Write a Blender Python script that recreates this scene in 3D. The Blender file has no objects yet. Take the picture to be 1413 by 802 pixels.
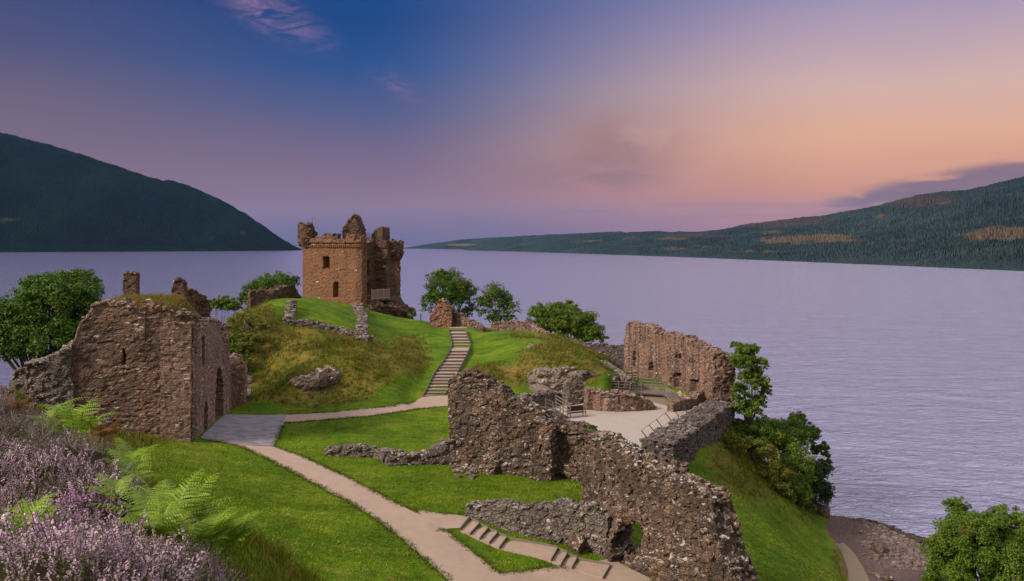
import bpy, bmesh, math, random
import numpy as np
R = math.radians
scene = bpy.context.scene
COL = scene.collection
# ------------------------------------------------------------------ camera
F, CX, HY, CZ = 1224.0, 706.5, 338.0, 34.0     # focal length in photo pixels, principal column, horizon row, eye height above the loch
cam = bpy.data.cameras.new("camera"); cam_ob = bpy.data.objects.new("camera", cam); COL.objects.link(cam_ob)
cam.sensor_width = 36.0; cam.lens = 36.0 * F / 1413.0
cam.shift_y = -(401.0 - HY) / 1413.0
cam.clip_start = 0.1; cam.clip_end = 60000.0
cam_ob.location = (0, 0, CZ); cam_ob.rotation_euler = (R(90), 0, 0)
scene.camera = cam_ob

# ------------------------------------------------------------------ colour + node helpers
def lin(c):
    c = c / 255.0
    return c / 12.92 if c <= 0.04045 else ((c + 0.055) / 1.055) ** 2.4
def rgb(r, g, b, k=1.0): return (lin(r) * k, lin(g) * k, lin(b) * k, 1.0)

class NT:
    """small node-tree writer"""
    def __init__(s, tree):
        s.t = tree; s.t.nodes.clear()
    def n(s, kind, **kw):
        x = s.t.nodes.new(kind)
        for k, v in kw.items(): setattr(x, k, v)
        return x
    def l(s, a, b): s.t.links.new(a, b)
    def put(s, sock, v):
        if hasattr(v, "is_output"): s.l(v, sock)
        else: sock.default_value = v
    def m(s, op, a, b=0.0, c=0.0, clamp=False):
        x = s.n("ShaderNodeMath", operation=op, use_clamp=clamp)
        s.put(x.inputs[0], a); s.put(x.inputs[1], b); s.put(x.inputs[2], c)
        return x.outputs[0]
    def step(s, v, a, b):
        x = s.n("ShaderNodeMapRange", interpolation_type="SMOOTHSTEP")
        s.put(x.inputs[0], v); x.inputs[1].default_value = a; x.inputs[2].default_value = b
        return x.outputs[0]
    def mix(s, f, a, b, mode="MIX"):
        x = s.n("ShaderNodeMix", data_type="RGBA", blend_type=mode)
        s.put(x.inputs[0], f); s.put(x.inputs[6], a); s.put(x.inputs[7], b)
        return x.outputs[2]
    def ramp(s, f, stops, interp="LINEAR"):
        x = s.n("ShaderNodeValToRGB"); e = x.color_ramp.elements
        x.color_ramp.interpolation = interp
        while len(e) < len(stops): e.new(0.5)
        for q, (p, c) in zip(e, stops): q.position = p; q.color = c if len(c) == 4 else (*c, 1)
        s.put(x.inputs[0], f); return x.outputs[0]
    def noise(s, vec, scale, detail=4, rough=0.55, dist=0.0, out=0):
        x = s.n("ShaderNodeTexNoise")
        if vec is not None: s.l(vec, x.inputs["Vector"])
        x.inputs["Scale"].default_value = scale; x.inputs["Detail"].default_value = detail
        x.inputs["Roughness"].default_value = rough; x.inputs["Distortion"].default_value = dist
        return x.outputs[out]
    def mapping(s, vec, scale=(1, 1, 1), rot=(0, 0, 0), loc=(0, 0, 0)):
        x = s.n("ShaderNodeMapping"); s.l(vec, x.inputs[0])
        x.inputs["Scale"].default_value = scale; x.inputs["Rotation"].default_value = rot; x.inputs["Location"].default_value = loc
        return x.outputs[0]
    def combine(s, x, y, z):
        q = s.n("ShaderNodeCombineXYZ")
        for i, v in enumerate((x, y, z)): s.put(q.inputs[i], v)
        return q.outputs[0]

# ------------------------------------------------------------------ sky, sun, exposure
SUN_EL, SUN_AZ = 33.0, -118.0      # azimuth measured from +Y towards +X: the sun stands behind the viewer, to the left
EXPO = 0.70
scene.view_settings.view_transform = "Standard"; scene.view_settings.look = "None"
scene.view_settings.exposure = EXPO; scene.view_settings.gamma = 1.0; scene.view_settings.use_curve_mapping = False
K = 1.0 / 2 ** EXPO
world = bpy.data.worlds.new("World"); scene.world = world; world.use_nodes = True
w = NT(world.node_tree)
tc = w.n("ShaderNodeTexCoord"); sep = w.n("ShaderNodeSeparateXYZ"); w.l(tc.outputs["Generated"], sep.inputs[0])
el = w.m("MULTIPLY", w.m("ARCSINE", sep.outputs[2]), 57.2958)
az = w.m("MULTIPLY", w.m("ARCTAN2", sep.outputs[0], sep.outputs[1]), 57.2958)
wob = w.m("SUBTRACT", w.noise(w.mapping(tc.outputs["Generated"], (2.2, 2.2, 7.0)), 1.6, 4, 0.5), 0.5)
elw = w.m("ADD", el, w.m("MULTIPLY", wob, 2.6))
ef = w.m("DIVIDE", elw, 90.0, clamp=True)
def sky_ramp(rows): return w.ramp(ef, [(r[0] / 90.0, rgb(*r[1], K * (r[2] if len(r) > 2 else 1.0))) for r in rows])   # (elevation, colour, brightness)
UP = [(24.0, None)]
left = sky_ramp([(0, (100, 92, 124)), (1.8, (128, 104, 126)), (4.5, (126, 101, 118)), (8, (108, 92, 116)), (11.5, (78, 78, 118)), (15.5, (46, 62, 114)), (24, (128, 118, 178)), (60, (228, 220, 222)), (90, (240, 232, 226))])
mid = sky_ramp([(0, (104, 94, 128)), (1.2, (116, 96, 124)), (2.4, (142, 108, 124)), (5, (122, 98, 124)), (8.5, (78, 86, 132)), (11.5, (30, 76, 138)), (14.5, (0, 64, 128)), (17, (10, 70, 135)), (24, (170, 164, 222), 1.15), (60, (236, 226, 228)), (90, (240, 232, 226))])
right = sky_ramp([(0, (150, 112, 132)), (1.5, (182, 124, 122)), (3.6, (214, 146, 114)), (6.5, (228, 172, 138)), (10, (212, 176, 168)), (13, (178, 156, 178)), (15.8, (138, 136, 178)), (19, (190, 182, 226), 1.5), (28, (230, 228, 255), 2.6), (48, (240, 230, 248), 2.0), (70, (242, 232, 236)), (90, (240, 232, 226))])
back = sky_ramp([(0, (200, 185, 175)), (10, (225, 210, 200)), (40, (240, 230, 222)), (90, (240, 232, 226))])  # unseen sky, here and high in the other ramps, brightened to light ground and loch
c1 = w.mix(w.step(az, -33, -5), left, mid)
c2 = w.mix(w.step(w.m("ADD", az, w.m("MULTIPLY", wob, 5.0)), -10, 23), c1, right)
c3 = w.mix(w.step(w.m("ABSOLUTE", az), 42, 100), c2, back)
# cirrus: a combed streak high on the left, thin and pink
def blob(a0, e0, ra, re, rot=0.0):
    ca, sa = math.cos(R(rot)), math.sin(R(rot))
    da, de = w.m("SUBTRACT", az, a0), w.m("SUBTRACT", el, e0)
    u = w.m("DIVIDE", w.m("ADD", w.m("MULTIPLY", da, ca), w.m("MULTIPLY", de, sa)), ra)
    v = w.m("DIVIDE", w.m("SUBTRACT", w.m("MULTIPLY", de, ca), w.m("MULTIPLY", da, sa)), re)
    d = w.m("SQRT", w.m("ADD", w.m("MULTIPLY", u, u), w.m("MULTIPLY", v, v)))
    return w.m("SUBTRACT", 1.0, w.step(d, 0.0, 1.0))
azel = w.combine(az, el, 0.0)
comb = w.noise(w.mapping(azel, (0.32, 1.1, 1), (0, 0, R(-22))), 1.4, 6, 0.62, 0.9)
fine = w.noise(w.mapping(azel, (1.5, 0.5, 1), (0, 0, R(20))), 1.6, 5, 0.6, 0.6)
cirr = w.m("MULTIPLY", w.m("MULTIPLY", blob(-15.6, 14.4, 6.2, 1.9, -27), w.step(comb, 0.36, 0.68)), w.m("ADD", 0.45, w.m("MULTIPLY", fine, 0.9)), clamp=True)
c4 = w.mix(w.m("MULTIPLY", cirr, 0.62), c3, rgb(172, 128, 160, K))
cir2 = w.m("MULTIPLY", blob(-6.8, 9.9, 3.8, 1.1, -24), w.step(comb, 0.4, 0.7))
c4 = w.mix(w.m("MULTIPLY", cir2, 0.40), c4, rgb(150, 108, 140, K))
# soft rosy heap cloud in the middle distance
soft = w.noise(w.mapping(azel, (0.5, 0.9, 1)), 0.55, 5, 0.55, 0.3)
heap = w.m("MULTIPLY", blob(6.8, 6.5, 6.6, 3.0), w.step(soft, 0.25, 0.6))
c4 = w.mix(w.m("MULTIPLY", heap, 0.9), c4, rgb(160, 120, 116, K))
heap2 = w.m("MULTIPLY", blob(5.2, 4.6, 7.5, 1.9), w.step(w.noise(w.mapping(azel, (0.25, 1.1, 1)), 0.7, 5, 0.6, 0.4), 0.3, 0.65))
c4 = w.mix(w.m("MULTIPLY", heap2, 0.75), c4, rgb(138, 104, 114, K))
hz = w.noise(w.mapping(azel, (0.12, 1.6, 1)), 0.8, 4, 0.5, 0.2)
band = w.m("MULTIPLY", w.step(hz, 0.45, 0.7), w.m("MULTIPLY", blob(2, 1.9, 30, 1.6), 1.0))
c4 = w.mix(w.m("MULTIPLY", band, 0.5), c4, rgb(120, 98, 124, K))
# grey cloud cap trailing off the right-hand hill
capn = w.noise(w.mapping(azel, (0.22, 1.0, 1), (0, 0, R(-8))), 0.9, 5, 0.55, 0.3)
cap = w.m("MULTIPLY", blob(27.0, 3.35, 12.5, 1.6, 9), w.step(capn, 0.25, 0.55))
c4 = w.mix(w.m("MULTIPLY", w.step(cap, 0.0, 0.6), 0.85), c4, w.mix(capn, rgb(84, 72, 100, K), rgb(132, 106, 122, K)))
nish = w.n("ShaderNodeTexSky", sky_type="NISHITA", sun_disc=False, sun_elevation=R(SUN_EL), sun_rotation=R(SUN_AZ))
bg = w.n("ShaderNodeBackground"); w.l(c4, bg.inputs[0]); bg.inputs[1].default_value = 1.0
bg2 = w.n("ShaderNodeBackground"); w.l(nish.outputs[0], bg2.inputs[0]); bg2.inputs[1].default_value = 0.0008
addw = w.n("ShaderNodeAddShader"); w.l(bg.outputs[0], addw.inputs[0]); w.l(bg2.outputs[0], addw.inputs[1])
wo = w.n("ShaderNodeOutputWorld"); w.l(addw.outputs[0], wo.inputs[0])

sun = bpy.data.lights.new("sun", "SUN"); sun.energy = 3.5; sun.angle = R(14); sun.color = (1.0, 0.86, 0.72)
sun_ob = bpy.data.objects.new("sun", sun); COL.objects.link(sun_ob)
sun_ob.rotation_euler = (R(90 - SUN_EL), 0, R(180 - SUN_AZ))
scene.cycles.use_denoising = True
try: scene.cycles.denoiser = "OPENIMAGEDENOISE"
except Exception: pass
scene.cycles.max_bounces = 6; scene.cycles.diffuse_bounces = 3; scene.cycles.transparent_max_bounces = 8; scene.cycles.volume_bounces = 0
scene.cycles.sample_clamp_indirect = 6.0

# ------------------------------------------------------------------ picture-to-place helpers (only to read positions off the photograph)
def W(px, py, z):
    Y = (CZ - z) * F / (py - HY); return ((px - CX) / F * Y, Y, z)
def D(px, py, Y): return ((px - CX) / F * Y, Y, CZ - (py - HY) / F * Y)

# ------------------------------------------------------------------ numpy noise
def _h(ix, iy, iz, s):
    v = (ix.astype(np.int64) * 374761393 + iy.astype(np.int64) * 668265263 + iz.astype(np.int64) * 2147483647 + s * 974711) & 0xffffffff
    v = ((v ^ (v >> 13)) * 1274126177) & 0xffffffff
    v = ((v ^ (v >> 16)) * 2246822519) & 0xffffffff
    v = v ^ (v >> 15)
    return (v & 0xffffff) / float(0x1000000)
def vn(p, s=0):
    p = np.asarray(p, float); i = np.floor(p).astype(np.int64); f = p - i; f = f * f * (3 - 2 * f); o = 0
    for a in (0, 1):
        for b in (0, 1):
            for c in (0, 1):
                wgt = (f[:, 0] if a else 1 - f[:, 0]) * (f[:, 1] if b else 1 - f[:, 1]) * (f[:, 2] if c else 1 - f[:, 2])
                o = o + wgt * _h(i[:, 0] + a, i[:, 1] + b, i[:, 2] + c, s)
    return o
def fbm(p, s=0, o=4):
    p = np.asarray(p, float); r = 0; a = 0.5; t = 0
    for k in range(o):
        r = r + a * vn(p * 2 ** k, s + k * 7); t += a; a *= 0.5
    return r / t
def n1(u, s=0, o=3):
    u = np.asarray(u, float); return fbm(np.stack([u, u * 0 + 3.3, u * 0 + s * 1.7], 1), s, o)
def voro(p, s=0):
    """nearest jittered cell: returns f1 and three random numbers of that cell"""
    i = np.floor(p).astype(np.int64); best = np.full(len(p), 1e9); ids = [np.zeros(len(p)) for _ in range(3)]
    for a in (-1, 0, 1):
        for b in (-1, 0, 1):
            for c in (-1, 0, 1):
                x, y, z = i[:, 0] + a, i[:, 1] + b, i[:, 2] + c
                q = np.stack([x + _h(x, y, z, s), y + _h(x, y, z, s + 1), z + _h(x, y, z, s + 2)], 1)
                d = ((q - p) ** 2).sum(1); m = d < best; best = np.where(m, d, best)
                for k in range(3): ids[k] = np.where(m, _h(x, y, z, s + 11 + k), ids[k])
    return np.sqrt(best), ids

# ------------------------------------------------------------------ mesh helpers
def mk(name, v, polys, mat, parent=None, col=None, smooth=False, kind=None, mats=None, mi=None):
    """polys: list of (n,k) index arrays"""
    v = np.asarray(v, np.float32)
    polys = [np.asarray(p, np.int32) for p in polys if len(p)]
    me = bpy.data.meshes.new(name); me.vertices.add(len(v)); me.vertices.foreach_set("co", v.ravel())
    nl = sum(p.size for p in polys); npoly = sum(len(p) for p in polys)
    me.loops.add(nl); me.polygons.add(npoly)
    me.loops.foreach_set("vertex_index", np.concatenate([p.ravel() for p in polys]))
    tot = np.concatenate([np.full(len(p), p.shape[1], np.int32) for p in polys])
    me.polygons.foreach_set("loop_start", np.concatenate([[0], np.cumsum(tot)[:-1]]).astype(np.int32))
    me.polygons.foreach_set("loop_total", tot)
    me.polygons.foreach_set("use_smooth", np.full(npoly, smooth))
    if col is not None:
        at = me.color_attributes.new("tint", "FLOAT_COLOR", "POINT")
        c = np.ones((len(v), 4), np.float32); c[:, :col.shape[1]] = col; at.data.foreach_set("color", c.ravel())
    for m_ in (mats or [mat]): me.materials.append(m_)
    if mi is not None: me.polygons.foreach_set("material_index", np.asarray(mi, np.int32))
    me.update(calc_edges=True); me.validate()
    o = bpy.data.objects.new(name, me); COL.objects.link(o)
    if parent: o.parent = parent
    if kind: o["kind"] = kind
    return o
class MB:
    """collects simple shapes into one mesh"""
    def __init__(s): s.v = []; s.q = []; s.t = []; s.n = 0
    def add(s, v, q=(), t=()):
        v = np.asarray(v, float); s.v.append(v)
        if len(q): s.q.append(np.asarray(q) + s.n)
        if len(t): s.t.append(np.asarray(t) + s.n)
        s.n += len(v)
    def bar(s, a, b, w_, h_, up=(0, 0, 1), cham=0.12):
        """a timber of width w_ and height h_ with chamfered long edges"""
        a, b = np.array(a, float), np.array(b, float); d = b - a; d /= np.linalg.norm(d)
        up = np.array(up, float)
        x = np.cross(d, up)
        if np.linalg.norm(x) < 1e-3: x = np.cross(d, (1, 0, 0))
        x /= np.linalg.norm(x); y = np.cross(x, d); c = cham * min(w_, h_); hw, hh = w_ / 2, h_ / 2
        prof = [(-hw + c, -hh), (hw - c, -hh), (hw, -hh + c), (hw, hh - c), (hw - c, hh), (-hw + c, hh), (-hw, hh - c), (-hw, -hh + c)]
        v = [a + x * p + y * q for p, q in prof] + [b + x * p + y * q for p, q in prof]
        q = [(i, (i + 1) % 8, 8 + (i + 1) % 8, 8 + i) for i in range(8)]
        n0 = s.n; s.add(v, q)
        s.q.append(np.array([(0, 1, 2, 3), (0, 3, 4, 7), (4, 5, 6, 7)]) + n0); s.q.append(np.array([(8, 9, 10, 11), (8, 11, 12, 15), (12, 13, 14, 15)]) + n0)
    def tube(s, pts, rad, k=7):
        pts = np.asarray(pts, float); rad = np.broadcast_to(rad, (len(pts),)); n = len(pts)
        tg = np.gradient(pts, axis=0); tg /= np.linalg.norm(tg, axis=1)[:, None] + 1e-9
        ref = np.array((0.31, 0.95, 0.05)); v = []
        for i in range(n):
            x = np.cross(tg[i], ref); x /= np.linalg.norm(x) + 1e-9; y = np.cross(tg[i], x)
            for j in range(k):
                a = 2 * math.pi * j / k; v.append(pts[i] + (x * math.cos(a) + y * math.sin(a)) * rad[i])
        q = [(i * k + j, i * k + (j + 1) % k, (i + 1) * k + (j + 1) % k, (i + 1) * k + j) for i in range(n - 1) for j in range(k)]
        s.add(v, q)
    def rock(s, c, r, rng, flat=1.0):
        v = ICO_V * (1 + rng.normal(0, 0.16, (len(ICO_V), 1)))
        v = np.sign(v) * np.abs(v) ** 0.8
        sc = np.asarray(r) * rng.uniform(0.75, 1.25, 3) * (1, 1, flat); a = rng.uniform(0, 6.28); ca, sa = math.cos(a), math.sin(a)
        v = v * sc; v = np.stack([v[:, 0] * ca - v[:, 1] * sa, v[:, 0] * sa + v[:, 1] * ca, v[:, 2]], 1) + np.asarray(c)
        s.add(v, t=ICO_F)
    def build(s, name, mat, parent=None, smooth=False, kind=None):
        return mk(name, np.concatenate(s.v), ([np.concatenate(s.q)] if s.q else []) + ([np.concatenate(s.t)] if s.t else []), mat, parent, smooth=smooth, kind=kind)
def _ico():
    bm = bmesh.new(); bmesh.ops.create_icosphere(bm, subdivisions=2, radius=1.0)
    bm.verts.ensure_lookup_table(); v = np.array([x.co[:] for x in bm.verts]); f = np.array([[q.index for q in p.verts] for p in bm.faces]); bm.free(); return v, f
ICO_V, ICO_F = _ico()
def tag(o, label, cat, group=None):
    o["label"] = label; o["category"] = cat
    if group: o["group"] = group
    return o
def thing(name, label, cat, loc=(0, 0, 0), group=None):
    o = bpy.data.objects.new(name, None); COL.objects.link(o); o.location = loc; o.empty_display_size = 0.3
    bpy.context.view_layer.update()
    return tag(o, label, cat, group)
def under(child, parent):
    """parent a part built in place coordinates to its thing"""
    child.parent = parent; child.matrix_parent_inverse = parent.matrix_basis.inverted(); return child

# ------------------------------------------------------------------ materials
def material(name):
    m = bpy.data.materials.new(name); m.use_nodes = True; return m, NT(m.node_tree)
def finish(nt, col, rough=0.9, bump=None, bstr=0.5, bdist=0.05, spec=0.2, normal=None, trans=None):
    b = nt.n("ShaderNodeBsdfPrincipled"); nt.put(b.inputs["Base Color"], col); nt.put(b.inputs["Roughness"], rough)
    b.inputs["Specular IOR Level"].default_value = spec
    if bump is not None:
        q = nt.n("ShaderNodeBump"); q.inputs["Strength"].default_value = bstr; q.inputs["Distance"].default_value = bdist
        nt.l(bump, q.inputs["Height"]); nt.l(q.outputs[0], b.inputs["Normal"])
    out = nt.n("ShaderNodeOutputMaterial"); sh = b.outputs[0]
    if trans is not None:
        t = nt.n("ShaderNodeBsdfTranslucent"); nt.put(t.inputs[0], col)
        x = nt.n("ShaderNodeMixShader"); x.inputs[0].default_value = trans; nt.l(sh, x.inputs[1]); nt.l(t.outputs[0], x.inputs[2]); sh = x.outputs[0]
    nt.l(sh, out.inputs[0]); return b
def stone_mat(name, cols, size=0.36, flat=1.7, mortar=(0.05, 0.04, 0.035), mort_w=0.07, lichen=0.3, pale=0.08, streak=0.0, moss=0.1, bump=0.08, dark=0.5):
    m, t = material(name)
    P = t.n("ShaderNodeTexCoord").outputs["Object"]
    warp = t.n("ShaderNodeVectorMath", operation="MULTIPLY_ADD"); t.l(t.noise(P, 2.3, 3, out=1), warp.inputs[0]); warp.inputs[1].default_value = (0.22, 0.22, 0.14); t.l(P, warp.inputs[2])
    Q = t.mapping(warp.outputs[0], (1 / size, 1 / size, flat / size))
    v = t.n("ShaderNodeTexVoronoi"); t.l(Q, v.inputs["Vector"]); v.inputs["Scale"].default_value = 1.0
    e = t.n("ShaderNodeTexVoronoi", feature="DISTANCE_TO_EDGE"); t.l(Q, e.inputs["Vector"]); e.inputs["Scale"].default_value = 1.0
    sc = t.n("ShaderNodeSeparateColor"); t.l(v.outputs["Color"], sc.inputs[0])
    n = len(cols); c = t.ramp(sc.outputs[0], [(i / (n - 1) if n > 1 else 0, q) for i, q in enumerate(cols)])
    big = t.noise(P, 0.33, 5, 0.6); c = t.mix(t.m("MULTIPLY", t.step(big, 0.42, 0.62), dark), c, (0.045, 0.036, 0.032, 1))
    grain = t.noise(P, 9.0, 5, 0.7); c = t.mix(0.45, c, t.ramp(grain, [(0.25, (0.25, 0.25, 0.25)), (0.75, (1, 1, 1))]), "MULTIPLY"); c = t.mix(0.25, c, (1.6, 1.6, 1.6, 1), "MULTIPLY")
    if streak:
        st = t.noise(t.mapping(P, (1.5, 1.5, 0.07)), 1.3, 4, 0.65); c = t.mix(t.m("MULTIPLY", t.step(st, 0.44, 0.60), streak), c, (0.035, 0.03, 0.028, 1))
    c = t.mix(t.m("MULTIPLY", t.m("SUBTRACT", 1.0, t.step(e.outputs["Distance"], 0.0, mort_w * 2.2)), 0.75), c, (*mortar, 1))
    # pale stones and lichen
    c = t.mix(t.m("MULTIPLY", t.m("GREATER_THAN", sc.outputs[1], 1.0 - pale), t.m("MULTIPLY", t.step(e.outputs["Distance"], 0.02, 0.14), t.step(t.noise(P, 0.6, 3), 0.42, 0.62))), c, (0.36, 0.31, 0.285, 1))
    g = t.n("ShaderNodeNewGeometry"); sn = t.n("ShaderNodeSeparateXYZ"); t.l(g.outputs["True Normal"], sn.inputs[0])
    up = t.step(sn.outputs[2], 0.25, 0.75)
    li = t.m("MULTIPLY", t.m("MULTIPLY", t.step(t.noise(P, 3.4, 5, 0.7), 0.49, 0.60), t.step(t.noise(P, 0.5, 3), 0.36, 0.56)), t.m("ADD", t.m("MULTIPLY", up, lichen), lichen * 0.045), clamp=True)
    c = t.mix(li, c, (0.46, 0.42, 0.395, 1))
    mo = t.m("MULTIPLY", t.m("MULTIPLY", t.step(t.noise(P, 1.3, 4, 0.6), 0.55, 0.7), t.m("ADD", up, 0.12)), moss, clamp=True)
    c = t.mix(mo, c, (0.085, 0.075, 0.015, 1))
    h = t.m("ADD", t.step(e.outputs["Distance"], 0.0, 0.22), t.m("MULTIPLY", grain, 0.55))
    h = t.m("ADD", h, t.m("MULTIPLY", sc.outputs[2], 0.5))
    finish(t, c, 0.95, h, 0.7, bump, 0.1); return m
S_NEAR = stone_mat("rough_brown_rubble", [(0.10, 0.058, 0.041), (0.175, 0.11, 0.078), (0.13, 0.078, 0.055), (0.215, 0.142, 0.105), (0.085, 0.056, 0.043)], 0.30, 1.25, mortar=(0.06, 0.042, 0.033), lichen=0.85, pale=0.05, streak=0.6, moss=0.55, bump=0.10, dark=0.75)
S_GATE = stone_mat("red_brown_gatehouse_masonry", [(0.165, 0.088, 0.060), (0.125, 0.072, 0.052), (0.19, 0.104, 0.072), (0.15, 0.098, 0.078), (0.205, 0.13, 0.10), (0.14, 0.115, 0.10)], 0.46, 2.6, mortar=(0.10, 0.058, 0.045), mort_w=0.05, lichen=0.6, pale=0.08, streak=0.2, moss=0.25, bump=0.055, dark=0.62)
S_SIDE = stone_mat("pinkish_gate_wall_masonry", [(0.22, 0.135, 0.105), (0.18, 0.112, 0.088), (0.245, 0.155, 0.125), (0.20, 0.135, 0.11)], 0.4, 2.2, mortar=(0.14, 0.09, 0.075), mort_w=0.05, lichen=0.5, pale=0.06, streak=0.3, moss=0.2, bump=0.055, dark=0.35)
S_TOWER = stone_mat("warm_brown_tower_masonry", [(0.170, 0.084, 0.044), (0.15, 0.078, 0.043), (0.195, 0.100, 0.054), (0.165, 0.092, 0.054)], 0.5, 2.0, mortar=(0.15, 0.075, 0.045), mort_w=0.05, lichen=0.12, pale=0.02, streak=0.2, moss=0.15, bump=0.05, dark=0.16)
S_RUIN = stone_mat("dark_weathered_rubble", [(0.115, 0.060, 0.036), (0.16, 0.085, 0.05), (0.08, 0.048, 0.034), (0.18, 0.10, 0.062)], 0.42, 1.5, lichen=0.25, pale=0.03, streak=0.2, moss=0.4, bump=0.10, dark=0.5)
S_HALL = stone_mat("pink_brown_hall_masonry", [(0.25, 0.150, 0.108), (0.21, 0.122, 0.088), (0.28, 0.175, 0.135), (0.19, 0.118, 0.092)], 0.34, 1.9, mortar=(0.13, 0.082, 0.064), lichen=0.6, pale=0.05, streak=0.8, moss=0.2, bump=0.07, dark=0.4)
S_GREY = stone_mat("grey_fieldstone_wall", [(0.165, 0.135, 0.122), (0.125, 0.10, 0.09), (0.20, 0.17, 0.155), (0.15, 0.112, 0.094)], 0.32, 1.3, mortar=(0.055, 0.043, 0.036), mort_w=0.07, lichen=0.6, pale=0.05, streak=0.1, moss=0.3, bump=0.09, dark=0.4)
S_PURP = stone_mat("dark_purple_grey_rubble", [(0.125, 0.098, 0.096), (0.09, 0.07, 0.07), (0.16, 0.128, 0.125), (0.115, 0.086, 0.08)], 0.26, 1.6, mortar=(0.045, 0.036, 0.034), lichen=0.4, pale=0.03, streak=0.1, moss=0.2, bump=0.085, dark=0.4)
S_RED = stone_mat("orange_red_rubble", [(0.30, 0.115, 0.062), (0.24, 0.105, 0.068), (0.32, 0.165, 0.11), (0.20, 0.13, 0.105)], 0.4, 1.4, lichen=0.4, pale=0.05, moss=0.2, dark=0.3)
S_ROCK = stone_mat("lichened_bedrock", [(0.125, 0.088, 0.066), (0.095, 0.068, 0.052), (0.16, 0.115, 0.09), (0.12, 0.08, 0.06)], 0.8, 1.0, mortar=(0.05, 0.036, 0.028), mort_w=0.04, lichen=0.8, pale=0.04, moss=0.7, bump=0.16, dark=0.5)
S_BEACH = stone_mat("shore_stones", [(0.15, 0.108, 0.10), (0.09, 0.066, 0.062), (0.19, 0.142, 0.13), (0.12, 0.09, 0.084)], 0.5, 1.0, mort_w=0.02, lichen=0.2, pale=0.03, moss=0.2, bump=0.05, dark=0.3)
def simple_mat(name, c0, c1, scale=6.0, rough=0.85, bdist=0.01, stretch=(1, 1, 1), spec=0.2, detail=5):
    m, t = material(name); P = t.mapping(t.n("ShaderNodeTexCoord").outputs["Object"], stretch)
    n = t.noise(P, scale, detail, 0.65); big = t.noise(P, scale * 0.12, 4, 0.6)
    c = t.mix(t.m("ADD", t.m("MULTIPLY", n, 0.6), t.m("MULTIPLY", big, 0.4)), (*c0, 1), (*c1, 1))
    finish(t, c, rough, n, 0.5, bdist, spec); return m
M_GRAVEL = simple_mat("fine_path_gravel", (0.165, 0.118, 0.09), (0.39, 0.295, 0.24), 9.0, 0.95, 0.015)
M_COURT = simple_mat("pale_courtyard_gravel", (0.22, 0.185, 0.165), (0.37, 0.32, 0.29), 7.0, 0.95, 0.015)
M_TRACK = simple_mat("worn_earth_track", (0.12, 0.09, 0.06), (0.20, 0.155, 0.11), 4.0, 0.95, 0.02)
M_RISER = simple_mat("dark_timber_riser", (0.06, 0.048, 0.042), (0.11, 0.09, 0.08), 12.0)
M_TIMBER = simple_mat("weathered_grey_timber", (0.085, 0.07, 0.062), (0.17, 0.145, 0.132), 14.0, 0.8)
M_BENCH = simple_mat("dark_red_brown_bench_wood", (0.030, 0.010, 0.008), (0.060, 0.022, 0.016), 14.0, 0.6)
M_IRON = simple_mat("dark_iron", (0.03, 0.028, 0.028), (0.06, 0.055, 0.05), 10.0, 0.6)
M_BARK = simple_mat("grey_brown_bark", (0.045, 0.032, 0.022), (0.12, 0.09, 0.065), 7.0, 0.95, 0.03, (1, 1, 0.3))
M_RAIL = simple_mat("pale_pinkish_railing_wood", (0.30, 0.20, 0.17), (0.42, 0.31, 0.27), 10.0)
# ------------------------------------------------------------------ terrain of the castle rock
CP = []
def cp(*pts): CP.extend(pts)
# lawn and path ground
cp(W(340,590,15.5),W(265,612,16),W(300,650,16.1),W(400,700,15.6),W(400,790,15.4),W(500,790,15.0),W(560,730,15.1),W(640,765,14.7),W(600,715,15.1),W(690,798,14.2),W(500,600,15.4),W(550,650,15.3),W(480,640,15.4),W(617,642,15.4),W(745,660,15.2),W(812,672,15.0),W(700,690,15.05),W(805,700,14.8))
cp(W(648,714,14.85),W(635,729,14.8),W(699,741,14.25),W(689,755,14.2),W(770,756,14.05),W(761,772,14.0),W(796,770,13.7),W(789,783,13.68),W(860,788,13.72),W(832,797,13.75),W(842,780,13.74),W(812,790,13.77),W(800,757,14.1),W(760,797,13.75))
cp((9,66,12.2),(11,60,11.6),(14,52,9.5),(12,72,12.6),(17,62,10),(8,50,12.8),(4,46,13.5),(-4,44,14.8),(10,80,13.6),(2,80,14.6),(0,88,14.8),(14,45,9))
# strip in front of the knoll, knoll, keep ground
cp(W(330,562,15.5),W(400,555,15.8),W(350,552,16),W(480,553,16.1),W(560,550,15.8),W(600,550,15.4),W(420,512,18.8),W(480,508,18.8),W(540,510,18.2),W(350,500,18.6),W(380,530,16.9),W(450,532,17.0),W(520,530,17.0))
cp(D(320,442,120),D(350,430,132),D(400,423,145),D(390,455,122),D(450,457,123),D(500,472,122),D(512,440,145),D(450,423,158),D(555,443,160),D(520,432,150),D(418,418,166),D(497,424,158),D(470,480,117),D(540,480,124),D(400,480,116),D(570,470,135))
cp(W(598,551,15.3),W(628,452,20.2),W(617,498,17.75),W(590,480,18.9),W(612,458,20.1),D(600,446,150),D(640,448,150),D(570,444,158))
cp(W(655,480,18.9),D(740,470,128),D(700,456,140),D(800,489,122),D(835,515,114),W(700,522,16.8),W(660,530,16.2),D(765,502,115),W(762,542,15.4),D(680,462,146),D(780,478,132),D(720,490,122))
# courtyard
cp(W(870,580,14.5),W(820,577,14.5),W(930,562,14.5),W(900,600,14.5),W(892,545,14.5),W(800,570,14.5),W(940,590,14.5),W(855,520,15.3),W(850,505,16),W(915,530,14.8),W(960,545,14.5),(24,104,14.5),(14,86,14.4),(17,90,14.4),(7,96,14.6),(3,102,15.0))
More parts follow.
